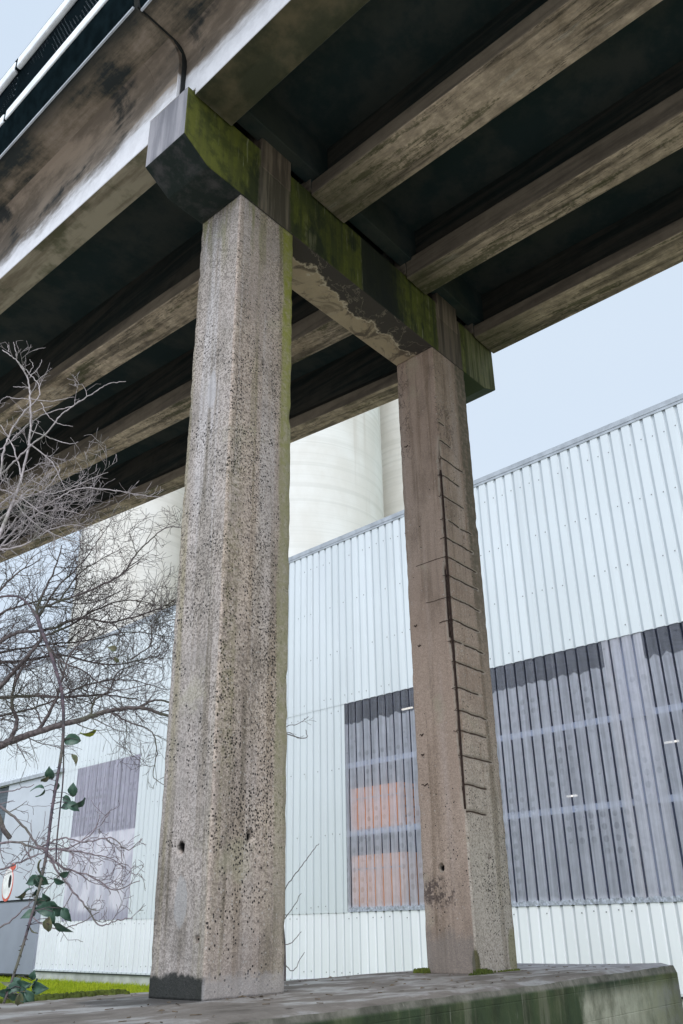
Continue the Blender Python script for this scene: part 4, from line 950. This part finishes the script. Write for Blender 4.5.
# pale sapling shooting up in front of the deck
rg = random.Random(4)
T = empty('pale_sapling', (-4.2, 7.7, gz(-4.2, 7.7))); tag(T, 'pale grey leafless sapling shooting up in front of the dark bridge underside', 'sapling')
mb = MB(); tp = catmull([Vector((-4.2, 7.7, -.1)), Vector((-4.15, 7.7, 1.5)), Vector((-3.95, 7.75, 3.0)), at(-12, 560, 7.9), at(14, 500, 8.0)], 5)
mb.tube(tp, [.035-.018*i/(len(tp)-1) for i in range(len(tp))], 7); mb.build('stem', M['bark_pale'], T, smooth=True)
mb = MB()
B = [
 ([(14, 500, 8.0), (21, 478, 8.0), (28, 450, 8.0), (31, 425, 8.0), (30, 400, 8.0), (29, 383, 8.0), (22, 367, 8.0), (14, 358, 8.0), (2, 350, 8.0)], .014, .005, .35),
 ([(-12, 500, 8.0), (0, 476, 8.0), (4, 450, 8.0), (12, 430, 8.0), (24, 412, 8.0), (38, 398, 8.0), (39, 386, 8.0), (30, 374, 8.0), (22, 366, 8.0)], .012, .004, .3),
 ([(2, 474, 8.0), (14, 462, 8.0), (29, 447, 7.9), (48, 432, 7.9), (60, 416, 7.9), (76, 404, 7.9), (98, 390, 7.9), (108, 384, 7.9), (126, 381, 7.9)], .010, .004, .18),
 ([(-10, 455, 8.1), (5, 446, 8.1), (25, 427, 8.1), (45, 414, 8.1), (72, 406, 8.1), (80, 400, 8.1)], .008, .004, .2),
 ([(30, 444, 8.0), (40, 452, 8.0), (52, 462, 8.0), (60, 478, 8.0), (66, 490, 8.0)], .008, .003, .5),
 ([(22, 478, 8.0), (14, 450, 8.0), (4, 430, 8.0), (-6, 420, 8.0)], .008, .003, .4),
 ([(29, 378, 8.0), (38, 368, 8.0), (42, 360, 8.0)], .005, .003, .3), ([(17, 358, 8.0), (15, 348, 8.0), (14, 342, 8.0)], .005, .003, 0), ([(9, 352, 8.0), (8, 345, 8.0)], .004, .003, 0),
 ([(31, 399, 8.0), (50, 401, 8.0), (74, 397, 8.0)], .005, .003, .2), ([(31, 399, 8.0), (14, 398, 8.0), (6, 397, 8.0), (0, 402, 8.0)], .005, .003, 0), ([(30, 387, 8.0), (13, 387, 8.0)], .005, .003, 0),
 ([(31, 413, 8.0), (53, 405, 8.0)], .005, .003, 0), ([(30, 430, 8.0), (50, 438, 8.0), (70, 444, 8.0), (78, 442, 8.0)], .006, .003, .1), ([(41, 402, 8.0), (48, 416, 8.0), (60, 424, 8.0), (73, 426, 8.0)], .005, .003, .1),
 ([(27, 376, 8.0), (33, 366, 8.0), (30, 360, 8.0)], .004, .003, 0), ([(36, 382, 8.0), (47, 373, 8.0)], .004, .003, 0), ([(31, 440, 8.0), (37, 425, 8.0), (39, 421, 8.0)], .004, .003, 0),
 ([(14, 500, 8.0), (36, 508, 8.0), (60, 497, 7.9), (80, 488, 7.9), (110, 490, 7.9), (140, 495, 7.9), (163, 497, 7.9)], .009, .003, .35),
 ([(10, 510, 8.0), (30, 490, 8.0), (50, 494, 8.0), (78, 485, 8.0), (108, 472, 8.0)], .008, .003, .5),
 ([(-20, 540, 8.0), (0, 520, 8.0), (20, 500, 8.0), (45, 490, 8.0), (60, 470, 8.0)], .012, .004, 1.0),
 ([(-20, 520, 8.1), (5, 500, 8.1), (20, 490, 8.1), (35, 475, 8.1)], .010, .004, 1.0),
 ([(-10, 560, 8.1), (10, 535, 8.1), (35, 515, 8.1), (60, 510, 8.1), (85, 515, 8.1)], .012, .004, 1.1),
 ([(0, 550, 8.0), (25, 545, 8.0), (50, 530, 8.0), (75, 525, 8.0), (95, 530, 8.0)], .010, .003, 1.0),
 ([(-30, 560, 8.2), (0, 540, 8.2), (20, 515, 8.2), (50, 505, 8.2), (85, 500, 8.2)], .010, .003, 1.2),
 ([(-30, 500, 7.9), (-5, 490, 7.9), (18, 496, 7.9), (45, 515, 7.9), (70, 520, 7.9)], .010, .003, 1.2),
 ([(14, 500, 8.0), (30, 520, 8.0), (55, 535, 8.0), (90, 545, 8.0)], .009, .003, 1.1),
 ([(-15, 540, 8.0), (5, 545, 8.0), (25, 530, 8.0), (40, 500, 8.0)], .010, .003, .9),
]
def lim_pale(p):
    v = p-Vector((0, 0, CAMZ)); X = 341.5+FPX*v.dot(CR)/v.dot(FW); Y = 512-FPX*v.dot(CUP)/v.dot(FW)
    return p.y > 7.3 and Y > 340 and X < 165
limbs(mb, rg, B, .11, .30, .0062, 2, .05, .22, lim_pale)
mb.build('branches', M['bark_pale'], T, smooth=True)

# low bare shrub by the door
rg = random.Random(8)
T = empty('bare_shrub', (-3.9, 6.9, gz(-3.9, 6.9))); tag(T, 'low leafless shrub with mauve twigs spreading in front of the small window', 'shrub')
mb = MB(); mb.tube(catmull([Vector((-3.9, 6.9, -.1)), Vector((-3.7, 6.9, .6)), at(-30, 820, 7.0), at(10, 838, 7.0)], 5), [.03-.0007*i for i in range(16)], 6); mb.build('stem', M['bark'], T, smooth=True)
mb = MB()
S = [
 ([(-40, 780, 7.0), (0, 806, 7.0), (20, 822, 7.0), (35, 842, 7.0), (50, 856, 7.0)], .011, .007, .8),
 ([(-30, 850, 7.0), (10, 842, 7.0), (40, 848, 7.0), (70, 850, 7.0), (100, 856, 7.0), (128, 866, 7.0)], .010, .003, 1.3),
 ([(40, 848, 7.0), (62, 838, 7.0), (85, 842, 7.0), (110, 838, 7.0), (128, 850, 7.0), (142, 838, 7.0)], .007, .003, 1.2),
 ([(45, 855, 7.0), (65, 868, 7.0), (90, 876, 7.0), (115, 890, 7.0), (140, 880, 7.0)], .008, .003, 1.1),
 ([(50, 860, 7.0), (68, 885, 7.0), (85, 905, 7.0), (100, 925, 7.0), (118, 920, 7.0), (133, 918, 7.0)], .008, .003, .7),
 ([(-30, 880, 7.0), (0, 870, 7.0), (25, 860, 7.0), (45, 852, 7.0)], .009, .004, .8),
 ([(-20, 940, 7.0), (5, 925, 7.0), (25, 908, 7.0), (38, 895, 7.0)], .008, .003, .3),
 ([(30, 915, 7.0), (50, 928, 7.0), (75, 925, 7.0), (100, 912, 7.0)], .005, .003, .4),
 ([(50, 850, 7.0), (75, 845, 7.0), (95, 830, 7.0), (100, 815, 7.0)], .006, .003, .8),
 ([(-30, 800, 7.0), (5, 792, 7.0), (22, 788, 7.0), (34, 785, 7.0)], .006, .003, .4),
]
def lim_sh(p):
    v = p-Vector((0, 0, CAMZ)); X = 341.5+FPX*v.dot(CR)/v.dot(FW); Y = 512-FPX*v.dot(CUP)/v.dot(FW)
    return X < 146 and 800 < Y < 942 and 6.3 < p.y < 7.8
limbs(mb, rg, S, .10, .22, .0045, 2, .0, .34, lim_sh)
mb.build('branches', bark_mat('bark_mauve', (.16, .125, .135), (.27, .22, .23)), T, smooth=True)

# thin sapling behind the plinth, right of the near column
rg = random.Random(2)
b0 = at(284, 962, 10.2); b0.z = gz(b0.x, b0.y)
T = empty('thin_sapling', b0); tag(T, 'thin leafless sapling standing behind the plinth beside the near column', 'sapling')
mb = MB(); mb.tube(catmull([b0, at(285, 960, 10.2), at(280, 900, 10.1), at(272, 800, 10.0), at(270, 740, 10.0)], 5), [.014-.0004*i for i in range(21)], 5)
limbs(mb, rg, [([(281, 905, 10.1), (287, 886, 10.1), (300, 868, 10.1), (312, 852, 10.1), (319, 843, 10.1)], .006, .003, .15), ([(282, 922, 10.1), (293, 908, 10.1), (301, 893, 10.1)], .005, .003, .1),
 ([(283, 946, 10.1), (292, 942, 10.1), (301, 932, 10.1)], .005, .003, .1), ([(284, 962, 10.2), (293, 971, 10.2), (304, 952, 10.2)], .005, .003, 0),
 ([(270, 745, 10.0), (284, 728, 10.0), (297, 724, 10.0), (309, 717, 10.0)], .005, .003, .5), ([(272, 755, 10.0), (287, 733, 10.0), (297, 738, 10.0), (304, 736, 10.0)], .004, .002, .4)], .12, .13, .003, 1, .02, .3)
mb.build('branches', M['bark'], T, smooth=True)

# bramble cane with leaves
rg = random.Random(6)
root = at(-90, 960, 6.6); root.z = gz(root.x, root.y)
T = empty('bramble', root); tag(T, 'bramble cane arching down in front of the tree with dark green leaves', 'bramble')
CP = [(-60, 700, 6.3), (-20, 612, 6.0), (14, 596, 5.8), (34, 612, 5.65), (43, 634, 5.55), (51, 655, 5.5), (59, 680, 5.4), (63, 702, 5.35), (63, 740, 5.3), (58, 775, 5.2), (52, 810, 5.1), (47, 850, 5.0), (40, 885, 4.9), (29, 925, 4.8), (17, 965, 4.7), (4, 1003, 4.6)]
pts = catmull([root, root.lerp(at(-60, 700, 6.3), .5)+Vector((-.2, 0, .1))] + [at(*q) for q in CP], 6); n = len(pts)
mb = MB(); mb.tube(pts, [.0075 if i < 30 else .012-.006*(i-30)/(n-31) for i in range(n)], 7)
for i in range(20, n-1):
    for k in range(2):
        d = (pts[i+1]-pts[i]).normalized(); s = d.cross(rnd_unit(rg))
        if s.length > .2: s.normalize(); q = pts[i].lerp(pts[i+1], rg.random()); mb.tube([q+s*.006, q+s*.017+d*.004], [.0035, .0006], 4)
c2p = catmull([at(64, 745, 5.3), at(63, 780, 5.25), at(60, 810, 5.25), at(57, 840, 5.2), at(56, 862, 5.2)], 5); mb.tube(c2p, .0045, 5)
mb.build('cane', M['cane'], T, smooth=True)
LV = [(50, 773, 15, 100, 0), (56, 786, 13, 60, 0), (38, 787, 13, 200, 0), (41, 794, 11, 230, 0), (73, 789, 15, 95, 0), (79, 803, 18, 15, 0), (67, 805, 13, 190, 0), (73, 806, 14, -20, 0),
      (71, 739, 19, 170, 0), (88, 733, 17, 200, 1), (75, 759, 11, -60, 2), (39, 866, 17, 120, 2), (33, 880, 15, 190, 0), (38, 884, 13, -70, 0), (25, 892, 17, 30, 0), (20, 896, 12, 220, 2), (43, 880, 13, -40, 0),
      (47, 908, 22, 170, 0), (57, 909, 20, 10, 0), (48, 925, 15, -100, 2), (61, 927, 17, -10, 0), (64, 874, 11, 30, 0), (59, 881, 11, -20, 0), (35, 893, 9, 60, 0), (29, 914, 13, 200, 0), (33, 931, 9, -50, 2),
      (12, 988, 15, 180, 0), (22, 985, 16, 20, 0), (34, 982, 14, 30, 0), (38, 987, 17, 5, 0), (30, 996, 12, -40, 0), (12, 996, 13, 200, 0), (24, 997, 12, -30, 0), (16, 981, 11, 60, 0), (5, 992, 13, 160, 0), (27, 990, 12, -10, 0), (19, 1000, 12, -100, 2), (33, 975, 10, 80, 0), (46, 898, 12, 120, 0), (66, 914, 14, -50, 0), (53, 918, 12, -80, 0), (40, 902, 12, 200, 0), (66, 798, 10, 150, 0), (45, 779, 10, 30, 2), (8, 983, 11, 150, 2), (113, 648, 10, 160, 2), (117, 660, 8, -60, 2)]
def leaf(px, py, size, ang, D):
    s = size*D/900*.50; c = at(px, py, D); an = R(ang)
    ax = (CR*math.cos(an)+CUP*math.sin(an)).normalized(); sd = (CR*-math.sin(an)+CUP*math.cos(an)).normalized()
    nr = (-FW + rnd_unit(rg)*1.05).normalized(); ax = (ax-nr*ax.dot(nr)*.6).normalized(); sd = nr.cross(ax).normalized()
    mb = MB(); outl = [(-1, 0), (-.8, .36), (-.4, .62), (.0, .66), (.4, .50), (.75, .24), (1.08, 0)]
    rows = []
    for x, w in outl:
        k = len(mb.v); jag = 1+.10*rg.uniform(-1, 1); mid = c+ax*s*x - nr*s*(.34*x*x) - Vector((0, 0, s*.14*(x+1)**2*.4))
        mb.v += [mid+sd*s*w*jag+nr*s*.34*w, mid+sd*s*w*.5+nr*s*.12, mid-nr*s*.06, mid-sd*s*w*.5+nr*s*.12, mid-sd*s*w*jag+nr*s*.30*w]; rows.append(k)
    for a, b in zip(rows, rows[1:]):
        for q in range(4): mb.face([a+q, a+q+1, b+q+1, b+q])
    return mb, c-ax*s
nearest = lambda p: min(pts, key=lambda q: (q-p).length)
for (x, y, sz, an, k) in LV:
    D = 5.3 - .7*max(0, (y-740))/260
    mb, stem = leaf(x, y, sz, an, D)
    q = nearest(stem)
    if (q-stem).length < .5: 
        j = len(mb.f); mb.tube([q, (q+stem)*.5+Vector((0, 0, .012)), stem], .0018, 4, 1)
    mb.build('leaf', [M[('leaf', 'leafy', 'leafb')[k]], M['cane']], T, smooth=True)

# ------------------------------------------------------------------ sky, sun, camera
SUN_EL, SUN_AZ = 48., 184.       # patch of sky brightened for its light, unseen behind the camera, slightly left
w = bpy.data.worlds.new('World'); SC.world = w; w.use_nodes = True
nt = w.node_tree; nt.nodes.clear()
ow = nt.nodes.new('ShaderNodeOutputWorld'); bg = nt.nodes.new('ShaderNodeBackground'); sky = nt.nodes.new('ShaderNodeTexSky')
sky.sky_type = 'NISHITA'; sky.sun_disc = False; sky.sun_elevation = R(SUN_EL); sky.sun_rotation = R(SUN_AZ); sky.dust_density = 3
tc = nt.nodes.new('ShaderNodeTexCoord'); nz = nt.nodes.new('ShaderNodeTexNoise'); nz.inputs['Scale'].default_value = 1.6; nz.inputs['Detail'].default_value = 5
cr = nt.nodes.new('ShaderNodeValToRGB'); cr.color_ramp.elements[0].position = .3; cr.color_ramp.elements[0].color = (7.0, 8.3, 9.9, 1); cr.color_ramp.elements[1].position = .7; cr.color_ramp.elements[1].color = (7.6, 8.75, 10.1, 1)
mx = nt.nodes.new('ShaderNodeMix'); mx.data_type = 'RGBA'; mx.inputs[0].default_value = .9
L = nt.links.new
dt = nt.nodes.new('ShaderNodeVectorMath'); dt.operation = 'DOT_PRODUCT'; dt.inputs[1].default_value = (math.sin(R(SUN_AZ))*math.cos(R(SUN_EL)), math.cos(R(SUN_AZ))*math.cos(R(SUN_EL)), math.sin(R(SUN_EL)))
nv = nt.nodes.new('ShaderNodeVectorMath'); nv.operation = 'NORMALIZE'; L(tc.outputs['Generated'], nv.inputs[0]); L(nv.outputs[0], dt.inputs[0])
mr = nt.nodes.new('ShaderNodeMapRange'); mr.interpolation_type = 'SMOOTHSTEP'; L(dt.outputs['Value'], mr.inputs[0])
for i, v in enumerate((.30, .95, 1., 2.15)): mr.inputs[1+i].default_value = v
sm = nt.nodes.new('ShaderNodeVectorMath'); sm.operation = 'SCALE'; L(cr.outputs[0], sm.inputs[0]); L(mr.outputs[0], sm.inputs['Scale'])   # cloud boosted round the hidden sun, out of view, to light surfaces more
L(tc.outputs['Generated'], nz.inputs['Vector']); L(nz.outputs[0], cr.inputs[0]); L(sky.outputs[0], mx.inputs[6]); L(sm.outputs[0], mx.inputs[7]); L(mx.outputs[2], bg.inputs[0])
bg.inputs[1].default_value = .1; L(bg.outputs[0], ow.inputs[0])
sl = bpy.data.lights.new('overcast_sun', 'SUN'); sl.energy = 1.5; sl.angle = R(35); sl.color = (1, .965, .93)
so = bpy.data.objects.new('overcast_sun', sl); COL.objects.link(so)
az = R(SUN_AZ); sd = Vector((math.sin(az)*math.cos(R(SUN_EL)), math.cos(az)*math.cos(R(SUN_EL)), math.sin(R(SUN_EL))))
so.rotation_euler = sd.to_track_quat('Z', 'Y').to_euler(); so.location = (0, 0, 30)
cam = bpy.data.cameras.new('camera'); co = bpy.data.objects.new('camera', cam); COL.objects.link(co); SC.camera = co
cam.sensor_fit = 'VERTICAL'; cam.sensor_height = 36; cam.sensor_width = 24; cam.lens = FPX/1024*36; cam.clip_end = 2000; cam.clip_start = .05
mat = Matrix((CR, CUP, -FW)).transposed().to_4x4(); mat.translation = Vector((0, 0, CAMZ)); co.matrix_world = mat
SC.view_settings.view_transform = 'Standard'; SC.view_settings.look = 'None'; SC.view_settings.exposure = 0.0; SC.view_settings.gamma = 1
SC.render.resolution_x, SC.render.resolution_y = 683, 1024
